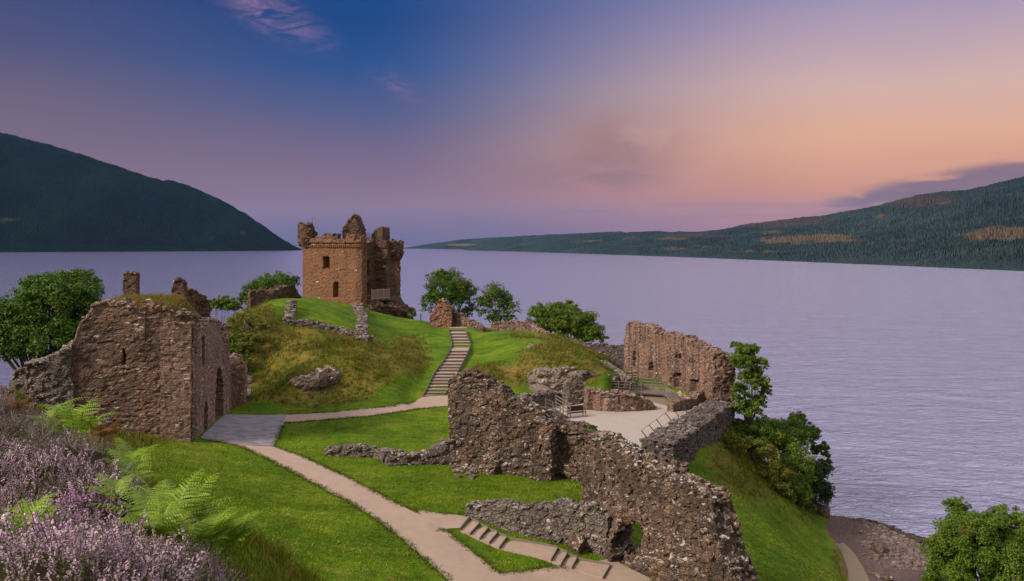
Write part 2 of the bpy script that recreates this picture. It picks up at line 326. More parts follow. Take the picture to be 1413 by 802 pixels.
# slope on the loch side
cp(W(1016,592,12.6),W(962,640,12.4),W(1000,660,11.0),W(1025,720,9.4),W(1045,790,8),W(1100,750,4.3),W(1122,722,3.4),W(1165,800,2.4),W(1150,740,1.5),W(1200,790,1.0),W(1250,770,0.7),W(1130,708,0.3),W(1200,720,0.0),W(1270,744,-0.05),W(1330,760,-0.3),W(1220,802,0.9),(33,113,4.2),(29,106,8.5),(38,118,-0.5),(45,113,-2),(55,108,-3),(30,125,3.5),(24,131,7),(27,145,-1),(22,150,1),(60,90,-2.5),(70,80,-3))
cp((31,60,6.5),(27,55,7),(35,70,3.0),(40,76,0.8),(45,60,2),(55,60,0),(22,64,8),(24,50,8),(36,40,9),(18,30,18),(20,15,26),(60,30,8),(70,50,0),(38,84,0.6))
# viewpoint bank
cp((0,0,32.2),(-5,0,32.0),(5,0,32),(0,-5,32.3),(-3,5,31.4),(-2.4,8,30.85),(-5,8,30.85),(-6,12,30.7),(-9,16,30.6),(-14,16,31),(-4,12,30.2),(-7,14.5,30.4),(-4,16.5,27.3),(-7,18.5,27.5),(-10.5,19,28),(-1.2,10,28.4),(-0.6,7,29.8),(0,15,26),(5,10,28.8),(0,30,20),(-10,27,24),(-20,40,21.5),(-25,60,18.6),(-18,25,28),(-30,30,27),(-35,50,23),(-50,50,26),(-12,45,16.3),(-15,55,16.4),(-8,38,17.6),(-5,30,19.5),(-3,20,23.5),(8,25,21))
# left side
cp((-46,79,20.5),(-40,78.5,18.7),W(20,545,21),(-60,75,22.5),(-45,93,17),(-60,100,9),(-55,112,2),(-66,120,-3),(-42,118,14),(-46,135,8),(-52,150,-2),(-40,150,15),(-45,165,8),(-36,178,9),(-33,103,15.6),(-36,112,17),(-50,185,-3),(-80,90,4),(-85,60,18),(-85,110,-3),(-25,187,9),(-28,200,-2.5),(-10,190,4),(0,195,-3),(-18,172,17.5),(-8,163,17.5),(-3,158,18.4),(2,165,13),(10,160,12),(20,156,4),(-5,180,6),(8,178,-1),(8,150,17.5),(14,141,16.5),(18,150,8),(26,158,-3))
cp((-90,200,-4),(60,200,-4),(80,150,-4),(-90,150,-4),(90,90,-4),(0,215,-4))
CPA = np.array(CP); _c = 2.5
def _phi(d2): return np.sqrt(d2 + _c * _c)
_A = _phi(((CPA[:, None, :2] - CPA[None, :, :2]) ** 2).sum(2)) * -1 + np.eye(len(CPA)) * 0.06
_n = len(CPA); _M = np.zeros((_n + 1, _n + 1)); _M[:_n, :_n] = _A; _M[:_n, _n] = 1; _M[_n, :_n] = 1
_wt = np.linalg.solve(_M, np.append(CPA[:, 2], 0))
GX0, GX1, GY0, GY1, GS = -95.0, 90.0, -8.0, 215.0, 0.5
gx = np.arange(GX0, GX1 + 1e-6, GS); gy = np.arange(GY0, GY1 + 1e-6, GS)
XX, YY = np.meshgrid(gx, gy); _flat = np.stack([XX.ravel(), YY.ravel()], 1)
ZZ = np.concatenate([-_phi(((q[:, None, :] - CPA[None, :, :2]) ** 2).sum(2)) @ _wt[:_n] + _wt[_n] for q in np.array_split(_flat, 60)]).reshape(XX.shape)
def topix(x, y, z):
    yy = np.maximum(y, 0.5); return CX + x / yy * F, HY + (CZ - z) / yy * F
def soft(px, py, blobs):
    o = np.zeros_like(px)
    for (a, b, ra, rb, s) in blobs: o = np.maximum(o, s * np.clip(1.6 - 1.6 * np.sqrt(((px - a) / ra) ** 2 + ((py - b) / rb) ** 2), 0, 1))
    return np.clip(o, 0, 1)
PX, PY = topix(XX, YY, ZZ)
far_part = (YY > 55)
ROUGH = soft(PX, PY, [(430, 505, 150, 70, 1.3), (345, 470, 60, 70, 1.2), (560, 490, 50, 40, .7), (350, 545, 60, 18, .6), (780, 500, 90, 42, 1.1), (690, 520, 70, 28, .9), (40, 555, 140, 40, 1.0), (160, 595, 110, 35, .9), (1050, 640, 110, 80, .75), (1100, 700, 60, 60, .4), (990, 600, 60, 40, .6), (1170, 770, 30, 60, .9), (740, 465, 70, 9, .55)]) * far_part
ROUGH = np.clip(ROUGH + 0.5 * (YY < 34) * (YY > 12), 0, 1)
ROCKM = soft(PX, PY, [(440, 532, 46, 20, .6), (765, 525, 55, 30, 1.2), (330, 540, 28, 26, .8), (735, 478, 18, 7, .5), (640, 610, 14, 8, .2)]) * (YY > 90)
BEACH = np.clip((2.3 - ZZ) / 0.9, 0, 1) * (XX > 15) * np.clip((PX - 1100) / 30, 0, 1)
_nz = fbm(np.stack([XX.ravel() * 0.5, YY.ravel() * 0.5, XX.ravel() * 0], 1), 5, 4).reshape(XX.shape) - 0.5
_nz2 = fbm(np.stack([XX.ravel() * 0.16, YY.ravel() * 0.16, XX.ravel() * 0 + 4], 1), 9, 3).reshape(XX.shape) - 0.5
ZZ = ZZ + _nz * (0.10 + 1.0 * ROUGH * (YY > 90) * (PY > 452) * (1 - BEACH) + 0.5 * ROCKM) + _nz2 * (0.25 + 0.9 * ROUGH * (YY > 60)) * (1 - BEACH) * (ZZ > 1)
# ground cut and filled to carry the two flights of steps
def carve(pts, hw, fade, drop):
    global ZZ
    pts = np.array(pts, float); best = np.full(XX.shape, 1e9); zt = np.zeros(XX.shape)
    for a, b in zip(pts[:-1], pts[1:]):
        d = b[:2] - a[:2]; t_ = np.clip(((XX - a[0]) * d[0] + (YY - a[1]) * d[1]) / (d @ d), 0, 1); dd = np.hypot(XX - a[0] - t_ * d[0], YY - a[1] - t_ * d[1]); m_ = dd < best
        best = np.where(m_, dd, best); zt = np.where(m_, a[2] + t_ * (b[2] - a[2]), zt)
    k = np.clip((hw + fade - best) / fade, 0, 1); k = k * k * (3 - 2 * k); ZZ = ZZ * (1 - k) + (zt - drop) * k
carve([W((a + b) / 2, y, z) for y, a, b, z in ((446, 600, 640, 20.4), (455, 619.5, 642, 20.35), (476, 624, 650, 19.2), (486, 620, 646, 18.66), (500, 611, 639, 17.93), (517, 598, 630, 17.04), (532, 592, 624, 16.26), (546, 584, 613, 15.5), (556, 575, 620, 15.35))], 2.3, 2.5, 0.22)
carve([W(641.9, 721.8, 15.06), W(655.2, 728.7, 14.91), W(668, 735.1, 14.75), W(681, 741.1, 14.59), W(694.3, 747.9, 14.43), W(765.3, 763.7, 14.27), W(778.5, 770.9, 14.12), W(792.7, 776.5, 13.97), W(837, 788.5, 13.82), W(870, 797, 13.8)], 1.5, 0.9, 0.16)
# keep the ground level under the courtyard
def ground(x, y):
    x = np.asarray(x, float); y = np.asarray(y, float)
    i = np.clip((x - GX0) / GS, 0, len(gx) - 1.001); j = np.clip((y - GY0) / GS, 0, len(gy) - 1.001)
    a = i.astype(int); b = j.astype(int); u = i - a; v = j - b
    return ZZ[b, a] * (1 - u) * (1 - v) + ZZ[b, a + 1] * u * (1 - v) + ZZ[b + 1, a] * (1 - u) * v + ZZ[b + 1, a + 1] * u * v
def hit(px, py, near=20.0):
    """where the sight line through a photo pixel meets the ground"""
    ys = np.arange(near, 212, 0.1); xs = (px - CX) / F * ys; zs = CZ - (py - HY) / F * ys
    k = np.nonzero(ground(xs, ys) >= zs)[0]
    k = k[0] if len(k) else len(ys) - 1
    return np.array((xs[k], ys[k], float(ground(xs[k], ys[k]))))
def inpoly(x, y, poly):
    poly = np.asarray(poly); ins = np.zeros(x.shape, bool); n = len(poly)
    for i in range(n):
        (x0, y0), (x1, y1) = poly[i][:2], poly[(i + 1) % n][:2]
        c = ((y0 > y) != (y1 > y)) & (x < (x1 - x0) * (y - y0) / (y1 - y0 + 1e-12) + x0); ins ^= c
    return ins
# the sea wall side: courtyard floor is flat
_cy = [W(725,562,14.5)[:2], W(800,612,14.5)[:2], W(930,628,14.5)[:2], (21, 97), (25.5, 105), (22, 116), (15, 118), (10, 106), (2, 106)]
_m = inpoly(XX, YY, _cy); ZZ[_m] = 14.5 + _nz[_m] * 0.08
ny, nx = XX.shape
idx = np.arange(ny * nx).reshape(ny, nx)
gv = np.stack([XX.ravel(), YY.ravel(), ZZ.ravel()], 1)
gq = np.stack([idx[:-1, :-1], idx[:-1, 1:], idx[1:, 1:], idx[1:, :-1]], -1).reshape(-1, 4)

m, t = material("castle_turf_and_rock")
P = t.n("ShaderNodeTexCoord").outputs["Object"]
at = t.n("ShaderNodeVertexColor", layer_name="tint"); ms = t.n("ShaderNodeSeparateColor"); t.l(at.outputs[0], ms.inputs[0])
na, nb, nc = t.noise(P, 0.22, 5, 0.6), t.noise(P, 1.1, 5, 0.7, 0.4), t.noise(P, 14.0, 3, 0.7)
mow = t.noise(t.mapping(P, (0.25, 1.3, 1), (0, 0, R(14))), 1.2, 4, 0.6)
gmix = t.m("ADD", t.m("ADD", t.m("MULTIPLY", na, 0.40), t.m("MULTIPLY", mow, 0.28)), t.m("MULTIPLY", nb, 0.32))
lawn = t.ramp(gmix, [(0.36, (0.026, 0.064, 0.003)), (0.46, (0.052, 0.106, 0.004)), (0.54, (0.088, 0.145, 0.006)), (0.63, (0.145, 0.175, 0.014))])
wear = t.step(t.noise(P, 0.45, 5, 0.7), 0.60, 0.72); lawn = t.mix(t.m("MULTIPLY", wear, 0.55), lawn, (0.20, 0.17, 0.05, 1))
lawn = t.mix(0.5, lawn, t.ramp(nc, [(0.3, (0.55, 0.55, 0.55)), (0.75, (1.2, 1.2, 1.2))]), "MULTIPLY")
rg = t.m("ADD", t.m("MULTIPLY", na, 0.35), t.m("MULTIPLY", nb, 0.65))
rough = t.ramp(rg, [(0.32, (0.045, 0.060, 0.006)), (0.46, (0.092, 0.100, 0.010)), (0.54, (0.135, 0.095, 0.025)), (0.62, (0.16, 0.125, 0.025)), (0.72, (0.10, 0.055, 0.025))])
rough = t.mix(0.5, rough, t.ramp(nc, [(0.3, (0.5, 0.5, 0.5)), (0.75, (1.25, 1.25, 1.25))]), "MULTIPLY")
fr = t.step(t.m("ADD", ms.outputs[0], t.m("MULTIPLY", t.m("SUBTRACT", nb, 0.5), 0.9)), 0.28, 0.62)
c = t.mix(fr, lawn, rough)
vr = t.n("ShaderNodeTexVoronoi"); t.l(P, vr.inputs["Vector"]); vr.inputs["Scale"].default_value = 1.6
rock = t.mix(t.noise(P, 2.6, 5, 0.7), (0.05, 0.038, 0.03, 1), (0.24, 0.19, 0.165, 1)); rock = t.mix(t.step(t.noise(P, 3.3, 4, 0.7), 0.58, 0.66), rock, (0.42, 0.39, 0.37, 1))
fk = t.step(t.m("ADD", ms.outputs[1], t.m("MULTIPLY", t.m("SUBTRACT", nb, 0.5), 1.1)), 0.42, 0.58)
c = t.mix(fk, c, rock)
sand = t.ramp(t.noise(P, 3.5, 6, 0.75), [(0.3, (0.045, 0.031, 0.029)), (0.5, (0.092, 0.062, 0.057)), (0.7, (0.16, 0.115, 0.105))])
sz = t.n("ShaderNodeSeparateXYZ"); t.l(P, sz.inputs[0]); sand = t.mix(t.m("SUBTRACT", 1.0, t.step(sz.outputs[2], 0.12, 0.62)), sand, (0.045, 0.034, 0.034, 1))
c = t.mix(t.step(t.m("ADD", ms.outputs[2], t.m("MULTIPLY", t.m("SUBTRACT", nb, 0.5), 0.5)), 0.35, 0.65), c, sand)
finish(t, c, 0.95, t.m("ADD", nc, t.m("MULTIPLY", nb, 1.5)), 0.7, 0.07, 0.08)
M_TURF = m
gcol = np.stack([ROUGH.ravel(), ROCKM.ravel(), BEACH.ravel()], 1)
mk("ground", gv, [gq], M_TURF, col=gcol, smooth=True, kind="structure")

# ------------------------------------------------------------------ paths laid on the turf
def lay(name, left_px, right_px, mat, lift=0.05, nacross=8, step=0.5, pts3=False, near=20):
    a = [hit(*p, near) for p in left_px] if not pts3 else [np.array(p, float) for p in left_px]
    b = [hit(*p, near) for p in right_px] if not pts3 else [np.array(p, float) for p in right_px]
    def res(pts, n):
        pts = np.array(pts); s = np.concatenate([[0], np.cumsum(np.linalg.norm(np.diff(pts[:, :2], axis=0), axis=1))]); u = np.linspace(0, s[-1], n)
        q = np.stack([np.interp(u, s, pts[:, k]) for k in range(2)], 1)
        for _ in range(3):
            q[1:-1] = 0.25 * q[:-2] + 0.5 * q[1:-1] + 0.25 * q[2:]
        return q
    L = np.linalg.norm(np.diff(np.array(a)[:, :2], axis=0), axis=1).sum(); n = max(4, int(L / step))
    A, B = res(a, n), res(b, n); k = np.linspace(0, 1, nacross)
    g = A[:, None, :] * (1 - k)[None, :, None] + B[:, None, :] * k[None, :, None]
    g[:, 0] += (n1(np.arange(n) * 0.7, 3)[:, None] - .5) * 0.25; g[:, -1] += (n1(np.arange(n) * 0.7, 8)[:, None] - .5) * 0.25
    x, y = g[..., 0].ravel(), g[..., 1].ravel(); v = np.stack([x, y, ground(x, y) + lift], 1); i = np.arange(n * nacross).reshape(n, nacross)
    q = np.stack([i[:-1, :-1], i[:-1, 1:], i[1:, 1:], i[1:, :-1]], -1).reshape(-1, 4)
    return mk(name, v, [q], mat, smooth=True, kind="structure")
lay("path", [(288, 607), (330, 616), (370, 634), (440, 671), (500, 705), (545, 738), (585, 772), (622, 806), (650, 840)],
    [(352, 606), (380, 618), (410, 628), (480, 660), (555, 700), (612, 730), (655, 765), (700, 800), (740, 835)], M_GRAVEL)
lay("junction_path", [(575, 705), (600, 709), (649, 713.6)], [(600, 735), (612, 732), (635, 730)], M_GRAVEL, 0.056)
lay("lower_path", [(690, 793), (740, 786), (790, 783), (845, 772)], [(690, 830), (750, 830), (830, 830), (905, 806)], M_GRAVEL, 0.054)
lay("upper_path", [(393, 573), (450, 570), (500, 566), (545, 561), (572, 554), (584, 547.6), (604, 546.8), (625, 546.5)], [(386, 584), (450, 580), (510, 575), (560, 568), (600, 562), (630, 560), (652, 558)], M_GRAVEL)
lay("terrace_path", [(622, 453.5), (606, 449), (592, 446.5)], [(645, 453.5), (640, 449), (634, 446.5)], M_GRAVEL, 0.05, near=120)
lay("hall_yard_path", [(858, 523), (880, 527), (900, 532), (940, 543), (984, 560)], [(850, 540), (870, 545), (890, 552), (920, 561), (960, 566)], M_TRACK, 0.06, near=95)
lay("beach_track", [(1150, 750), (1162, 765), (1170, 785), (1172, 810)], [(1164, 750), (1180, 766), (1192, 785), (1204, 810)], M_TRACK, 0.05)
m, t = material("blue_grey_slate_paving"); P = t.n("ShaderNodeTexCoord").outputs["Object"]
br = t.n("ShaderNodeTexBrick"); t.l(t.mapping(P, (1, 1, 1), (0, 0, R(8))), br.inputs["Vector"]); br.inputs["Scale"].default_value = 0.55
br.inputs["Color1"].default_value = (0.095, 0.105, 0.145, 1); br.inputs["Color2"].default_value = (0.23, 0.195, 0.195, 1); br.inputs["Mortar"].default_value = (0.10, 0.095, 0.10, 1); br.inputs["Mortar Size"].default_value = 0.008
c = t.mix(0.5, br.outputs[0], t.ramp(t.noise(P, 5, 5, 0.7), [(0.3, (0.6, 0.6, 0.6)), (0.7, (1.2, 1.2, 1.2))]), "MULTIPLY"); c = t.mix(t.m("MULTIPLY", t.step(t.noise(P, 0.5, 4, 0.6), 0.5, 0.7), 0.5), c, (0.23, 0.185, 0.16, 1))
finish(t, c, 0.75, br.outputs[1], 0.3, 0.01, 0.3); M_SLATE = m
lay("paved_apron", [(276, 606), (290, 592), (302, 580), (311, 573)], [(377, 617), (384, 602), (390, 588), (395, 572.5)], M_SLATE, 0.075, 14, 0.35)
lay("courtyard_floor", [tuple(W(735, 566, 14.5)[:2]), tuple(W(800, 556, 14.5)[:2]), tuple(W(900, 540, 14.5)[:2])] and [(3.0, 104.5), (4, 98), (8, 84)], [(22, 116), (24.3, 102), (14.5, 85)], M_COURT, 0.04, 24, 0.5, pts3=True)

# ------------------------------------------------------------------ loch
m, t = material("loch_water"); P = t.n("ShaderNodeTexCoord").outputs["Object"]
wa = t.noise(t.mapping(P, (0.45, 0.80, 1), (0, 0, R(-20))), 0.40, 5, 0.62, 1.1)
wb = t.noise(t.mapping(P, (0.6, 1.0, 1), (0, 0, R(22))), 1.25, 4, 0.65, 0.8)
wc = t.noise(t.mapping(P, (0.16, 0.36, 1), (0, 0, R(-10))), 0.2, 3, 0.55, 0.6)
h = t.m("ADD", t.m("ADD", t.m("MULTIPLY", wa, 2.2), t.m("MULTIPLY", wb, 0.75)), t.m("MULTIPLY", wc, 2.6))
b = finish(t, (0.125, 0.122, 0.235, 1), 0.10, h, 0.85, 0.62, 0.5); b.inputs["IOR"].default_value = 2.9
xs = np.array([-19000, -6000, -3000, -900, -300, 0, 300, 900, 3000, 6000, 19000.0]); ys = np.array([-200, 0, 60, 120, 250, 600, 1500, 4000, 9000, 16000, 29000.0])
wx, wy = np.meshgrid(xs, ys); i = np.arange(wx.size).reshape(wx.shape)
mk("water", np.stack([wx.ravel(), wy.ravel(), 0 * wx.ravel()], 1), [np.stack([i[:-1, :-1], i[:-1, 1:], i[1:, 1:], i[1:, :-1]], -1).reshape(-1, 4)], m, kind="structure")

# ------------------------------------------------------------------ hills round the loch
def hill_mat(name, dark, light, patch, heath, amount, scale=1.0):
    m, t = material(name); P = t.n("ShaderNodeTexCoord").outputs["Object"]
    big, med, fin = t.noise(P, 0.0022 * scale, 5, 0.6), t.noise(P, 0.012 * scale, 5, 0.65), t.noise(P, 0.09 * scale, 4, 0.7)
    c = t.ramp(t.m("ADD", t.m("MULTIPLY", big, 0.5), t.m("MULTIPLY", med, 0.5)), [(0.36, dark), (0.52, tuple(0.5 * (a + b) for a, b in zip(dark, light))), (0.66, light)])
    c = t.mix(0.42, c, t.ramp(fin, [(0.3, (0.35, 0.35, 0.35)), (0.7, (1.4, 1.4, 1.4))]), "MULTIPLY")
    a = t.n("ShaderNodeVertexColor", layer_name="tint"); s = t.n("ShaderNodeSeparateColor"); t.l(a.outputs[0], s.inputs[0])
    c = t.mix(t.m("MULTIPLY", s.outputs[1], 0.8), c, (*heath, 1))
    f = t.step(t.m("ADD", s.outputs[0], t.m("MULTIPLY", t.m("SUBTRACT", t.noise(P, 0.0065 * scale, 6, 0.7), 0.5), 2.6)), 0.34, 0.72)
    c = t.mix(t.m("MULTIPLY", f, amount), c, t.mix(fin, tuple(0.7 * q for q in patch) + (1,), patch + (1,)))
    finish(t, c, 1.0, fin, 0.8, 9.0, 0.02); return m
def hill(name, base, ridge, depth, mat, patches=(), heath=(), ncol=520, nrow=70, seed=0, rough=1.0):
    """base: (px,py) of the waterline, ridge: (px,py) of the skyline, depth(px): metres from shore back to the crest"""
    base = np.array(base, float); ridge = np.array(ridge, float); pxs = np.linspace(base[0, 0], base[-1, 0], ncol)
    pb = np.interp(pxs, base[:, 0], base[:, 1]); pr = np.interp(pxs, ridge[:, 0], ridge[:, 1])
    Ys = CZ * F / (pb - HY); Xs = (pxs - CX) / F * Ys
    Yr = Ys + np.interp(pxs, *np.array(depth, float).T); Xr = (pxs - CX) / F * Yr; Zr = CZ - (pr - HY) / F * Yr
    s = np.linspace(0, 1, nrow)[:, None]; s2 = np.linspace(1.03, 1.8, 12)[:, None]
    prof = 0.25 * s + 0.75 * (1 - (1 - s) ** 1.5) * s ** 0.35
    X = Xs + (Xr - Xs) * s; Y = Ys + (Yr - Ys) * s; Z = Zr * prof - 3 * (1 - s) ** 8
    p = np.stack([X.ravel() * 0.004, Y.ravel() * 0.004, X.ravel() * 0], 1); nz = (fbm(p, seed, 5) - 0.5).reshape(X.shape)
    p2 = np.stack([X.ravel() * 0.02, Y.ravel() * 0.02, X.ravel() * 0 + 9], 1); nz2 = (fbm(p2, seed + 3, 3) - 0.5).reshape(X.shape)
    amp = np.minimum(Zr, 220) * 0.34
    Z = Z + nz * amp * np.sin(np.pi * np.clip(s, 0, 1)) * rough + (nz2 * 12 + np.random.default_rng(seed).uniform(0, 5, X.shape) * rough) * np.clip(s * 9, 0, 1) * np.minimum(1, Zr / 60)
    X2 = Xs + (Xr - Xs) * s2; Y2 = Ys + (Yr - Ys) * s2; Z2 = Zr * (1 - ((s2 - 1) / 0.8) ** 2) - 8
    X = np.concatenate([X, X2]); Y = np.concatenate([Y, Y2]); Z = np.concatenate([Z, Z2]); i = np.arange(X.size).reshape(X.shape)
    px, py = topix(X, Y, Z)
    col = np.stack([soft(px, py, patches).ravel(), soft(px, py, heath).ravel(), 0 * px.ravel()], 1)
    return mk(name, np.stack([X.ravel(), Y.ravel(), Z.ravel()], 1), [np.stack([i[:-1, :-1], i[:-1, 1:], i[1:, 1:], i[1:, :-1]], -1).reshape(-1, 4)], mat, col=col, smooth=False, kind="structure")
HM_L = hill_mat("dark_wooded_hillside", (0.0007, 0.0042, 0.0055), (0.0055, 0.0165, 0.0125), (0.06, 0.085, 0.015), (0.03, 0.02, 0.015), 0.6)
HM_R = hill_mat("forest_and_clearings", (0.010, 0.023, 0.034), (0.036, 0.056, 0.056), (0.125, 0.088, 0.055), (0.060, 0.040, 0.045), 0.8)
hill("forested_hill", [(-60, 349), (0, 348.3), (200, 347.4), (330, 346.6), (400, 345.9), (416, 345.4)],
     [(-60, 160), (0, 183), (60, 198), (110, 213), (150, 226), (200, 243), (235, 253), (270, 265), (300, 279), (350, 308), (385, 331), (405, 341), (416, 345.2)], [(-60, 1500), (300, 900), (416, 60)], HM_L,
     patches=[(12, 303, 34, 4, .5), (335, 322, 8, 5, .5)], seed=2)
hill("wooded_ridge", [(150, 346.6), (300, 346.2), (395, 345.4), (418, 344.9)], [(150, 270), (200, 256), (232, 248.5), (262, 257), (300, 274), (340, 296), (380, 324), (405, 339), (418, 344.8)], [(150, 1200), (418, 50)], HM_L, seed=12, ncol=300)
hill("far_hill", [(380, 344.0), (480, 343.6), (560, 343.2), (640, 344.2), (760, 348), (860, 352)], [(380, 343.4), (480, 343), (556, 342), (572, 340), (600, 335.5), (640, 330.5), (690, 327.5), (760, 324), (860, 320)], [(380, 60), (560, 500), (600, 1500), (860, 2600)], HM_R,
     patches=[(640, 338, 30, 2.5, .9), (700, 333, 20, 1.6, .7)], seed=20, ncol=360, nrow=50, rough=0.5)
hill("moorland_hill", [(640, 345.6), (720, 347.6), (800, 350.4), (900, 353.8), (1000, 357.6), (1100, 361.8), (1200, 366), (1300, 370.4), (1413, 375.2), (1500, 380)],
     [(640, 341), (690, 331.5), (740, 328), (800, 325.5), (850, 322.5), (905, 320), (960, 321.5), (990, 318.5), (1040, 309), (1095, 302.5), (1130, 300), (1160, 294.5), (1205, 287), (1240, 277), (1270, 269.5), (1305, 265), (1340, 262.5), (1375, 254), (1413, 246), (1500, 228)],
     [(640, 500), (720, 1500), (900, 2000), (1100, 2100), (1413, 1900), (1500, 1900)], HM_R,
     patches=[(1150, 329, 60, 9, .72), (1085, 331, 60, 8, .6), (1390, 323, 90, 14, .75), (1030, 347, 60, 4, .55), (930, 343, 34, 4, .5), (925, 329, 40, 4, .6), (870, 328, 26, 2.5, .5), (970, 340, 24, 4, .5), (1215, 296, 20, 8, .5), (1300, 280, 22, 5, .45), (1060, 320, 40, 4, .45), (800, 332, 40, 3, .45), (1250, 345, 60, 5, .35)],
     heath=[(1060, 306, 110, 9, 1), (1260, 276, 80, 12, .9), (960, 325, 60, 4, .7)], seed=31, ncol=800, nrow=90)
m, t = material("air"); t2 = t.n("ShaderNodeVolumePrincipled"); t2.inputs["Color"].default_value = (0.25, 0.48, 1.0, 1); t2.inputs["Density"].default_value = 0.9e-5; t2.inputs["Anisotropy"].default_value = 0.0
om = t.n("ShaderNodeOutputMaterial"); t.l(t2.outputs[0], om.inputs["Volume"])
hb = MB(); hx, hy0, hy1, z0, z1 = 20000, -400, 30000, -8, 1250
hb.add([(-hx, hy0, z0), (hx, hy0, z0), (hx, hy1, z0), (-hx, hy1, z0), (-hx, hy0, z1), (hx, hy0, z1), (hx, hy1, z1), (-hx, hy1, z1)], [(0, 3, 2, 1), (4, 5, 6, 7), (0, 1, 5, 4), (1, 2, 6, 5), (2, 3, 7, 6), (3, 0, 4, 7)])
hb.build("haze", m, kind="stuff")
# ------------------------------------------------------------------ ruined masonry
def ruin(name, path, thick, top, mat, res=0.14, base=None, parent=None, cell=0.42, amp=0.09, lump=0.16, jag=0.45, hole=None, depth=None, stones=3.0, ssize=(0.12, 0.32), topn=None, seed=1, flat=1.3, zshift=0.0, skew=(0, 0)):
    """a rubble wall: front face along path (seen with its right-hand side towards us), body thick metres behind it.
    top: [(px,py)] skyline of the front edge as read off the photo, or f(u,x,y)->z"""
    rng = np.random.default_rng(seed); path = np.array([q[:2] for q in path], float)
    s = np.concatenate([[0], np.cumsum(np.linalg.norm(np.diff(path, axis=0), axis=1))]); C = max(4, int(s[-1] / res)); u = np.linspace(0, s[-1], C)
    xy = np.stack([np.interp(u, s, path[:, 0]), np.interp(u, s, path[:, 1])], 1)
    sm = xy.copy(); k = max(1, int(0.6 / res))
    for _ in range(k): sm[1:-1] = 0.25 * sm[:-2] + 0.5 * sm[1:-1] + 0.25 * sm[2:]
    tg = np.gradient(sm, axis=0); tg /= np.linalg.norm(tg, axis=1)[:, None]; nr = np.stack([tg[:, 1], -tg[:, 0]], 1)
    x, y = xy[:, 0], xy[:, 1]
    if callable(top): zt = top(u, x, y)
    else:
        px = CX + x / y * F; tp = np.array(sorted(top), float); py = np.interp(px, tp[:, 0], tp[:, 1]); zt = CZ - (py - HY) / F * y
    zt = zt + zshift + (n1(u / 0.9, seed, 2) - 0.5) * jag + (np.floor(n1(u / 0.45, seed + 5, 2) * 6) / 6 - 0.5) * jag * 0.8
    bx = xy - nr * thick
    zb = np.minimum(ground(x, y), ground(bx[:, 0], bx[:, 1])) - 0.5 if base is None else (base(u, x, y) if callable(base) else np.full(C, float(base)))
    zt = np.maximum(zt, zb + 0.3)
    RW = max(3, int((zt - zb).max() / res)); M = max(2, int(thick / res)); tt = np.linspace(0, 1, RW + 1)[:, None]
    zf = zb + (zt - zb) * tt
    fr = np.stack([np.broadcast_to(x, zf.shape), np.broadcast_to(y, zf.shape), zf], -1).copy()
    if depth is not None:
        d = depth(np.broadcast_to(u, zf.shape), zf, np.broadcast_to(CX + x / y * F, zf.shape), HY + (CZ - zf) / np.broadcast_to(y, zf.shape) * F)
        fr[..., 0] -= nr[:, 0] * d; fr[..., 1] -= nr[:, 1] * d
    bt = (n1(u / 1.3, seed + 9, 3) - 0.5) * jag * 1.5
    zk = zb + (np.maximum(zt + bt, zb + .25) - zb) * tt
    bk = np.stack([np.broadcast_to(bx[:, 0], zf.shape), np.broadcast_to(bx[:, 1], zf.shape), zk], -1)
    tops = []
    for j in range(1, M):
        a = j / M; q = fr[-1] * (1 - a) + bk[-1] * a; q[:, 2] += (fbm(np.stack([q[:, 0] / 0.7, q[:, 1] / 0.7, q[:, 2] * 0], 1), seed + 20, 3) - 0.5) * jag * 1.1 + 0.12 * math.sin(math.pi * a); tops.append(q)
    ring = np.concatenate([fr, np.array(tops).reshape(M - 1, C, 3), bk[::-1]], 0); Kr = ring.shape[0]
    ids = np.arange(Kr * C).reshape(Kr, C)
    q = np.stack([ids[:-1, :-1], ids[:-1, 1:], ids[1:, 1:], ids[1:, :-1]], -1)
    keep = np.ones(q.shape[:2], bool); extra = []
    if hole is not None:
        uc = 0.5 * (u[:-1] + u[1:])[None, :]; zc = 0.25 * (zf[:-1, :-1] + zf[:-1, 1:] + zf[1:, 1:] + zf[1:, :-1]); xc = 0.5 * (x[:-1] + x[1:])[None, :]; yc = 0.5 * (y[:-1] + y[1:])[None, :]
        hm = hole(np.broadcast_to(uc, zc.shape), zc, CX + xc / yc * F, HY + (CZ - zc) / yc * F)
        sr, sc_ = skew; hb_ = np.roll(np.roll(hm, sr, 0), sc_, 1)         # a slanting passage comes out lower / further along on the back
        keep[:RW] &= ~hm; keep[Kr - 1 - RW:] &= ~hb_[::-1]
        fid = ids[:RW + 1]; bid = np.roll(np.roll(ids[Kr - 1 - RW:][::-1], -sr, 0), -sc_, 1)
        for r in range(RW):
            for c in range(C - 1):
                if not hm[r, c]: continue
                for (dr, dc, a, b) in ((-1, 0, (r, c), (r, c + 1)), (1, 0, (r + 1, c), (r + 1, c + 1)), (0, -1, (r, c), (r + 1, c)), (0, 1, (r, c + 1), (r + 1, c + 1))):
                    rr, cc = r + dr, c + dc
                    if 0 <= rr < RW and 0 <= cc < C - 1 and hm[rr, cc]: continue
                    extra.append((fid[a], fid[b], bid[b], bid[a]))
    quads = [q[keep]]
    if extra: quads.append(np.array(extra))
    verts = [ring.reshape(-1, 3)]; nv = Kr * C
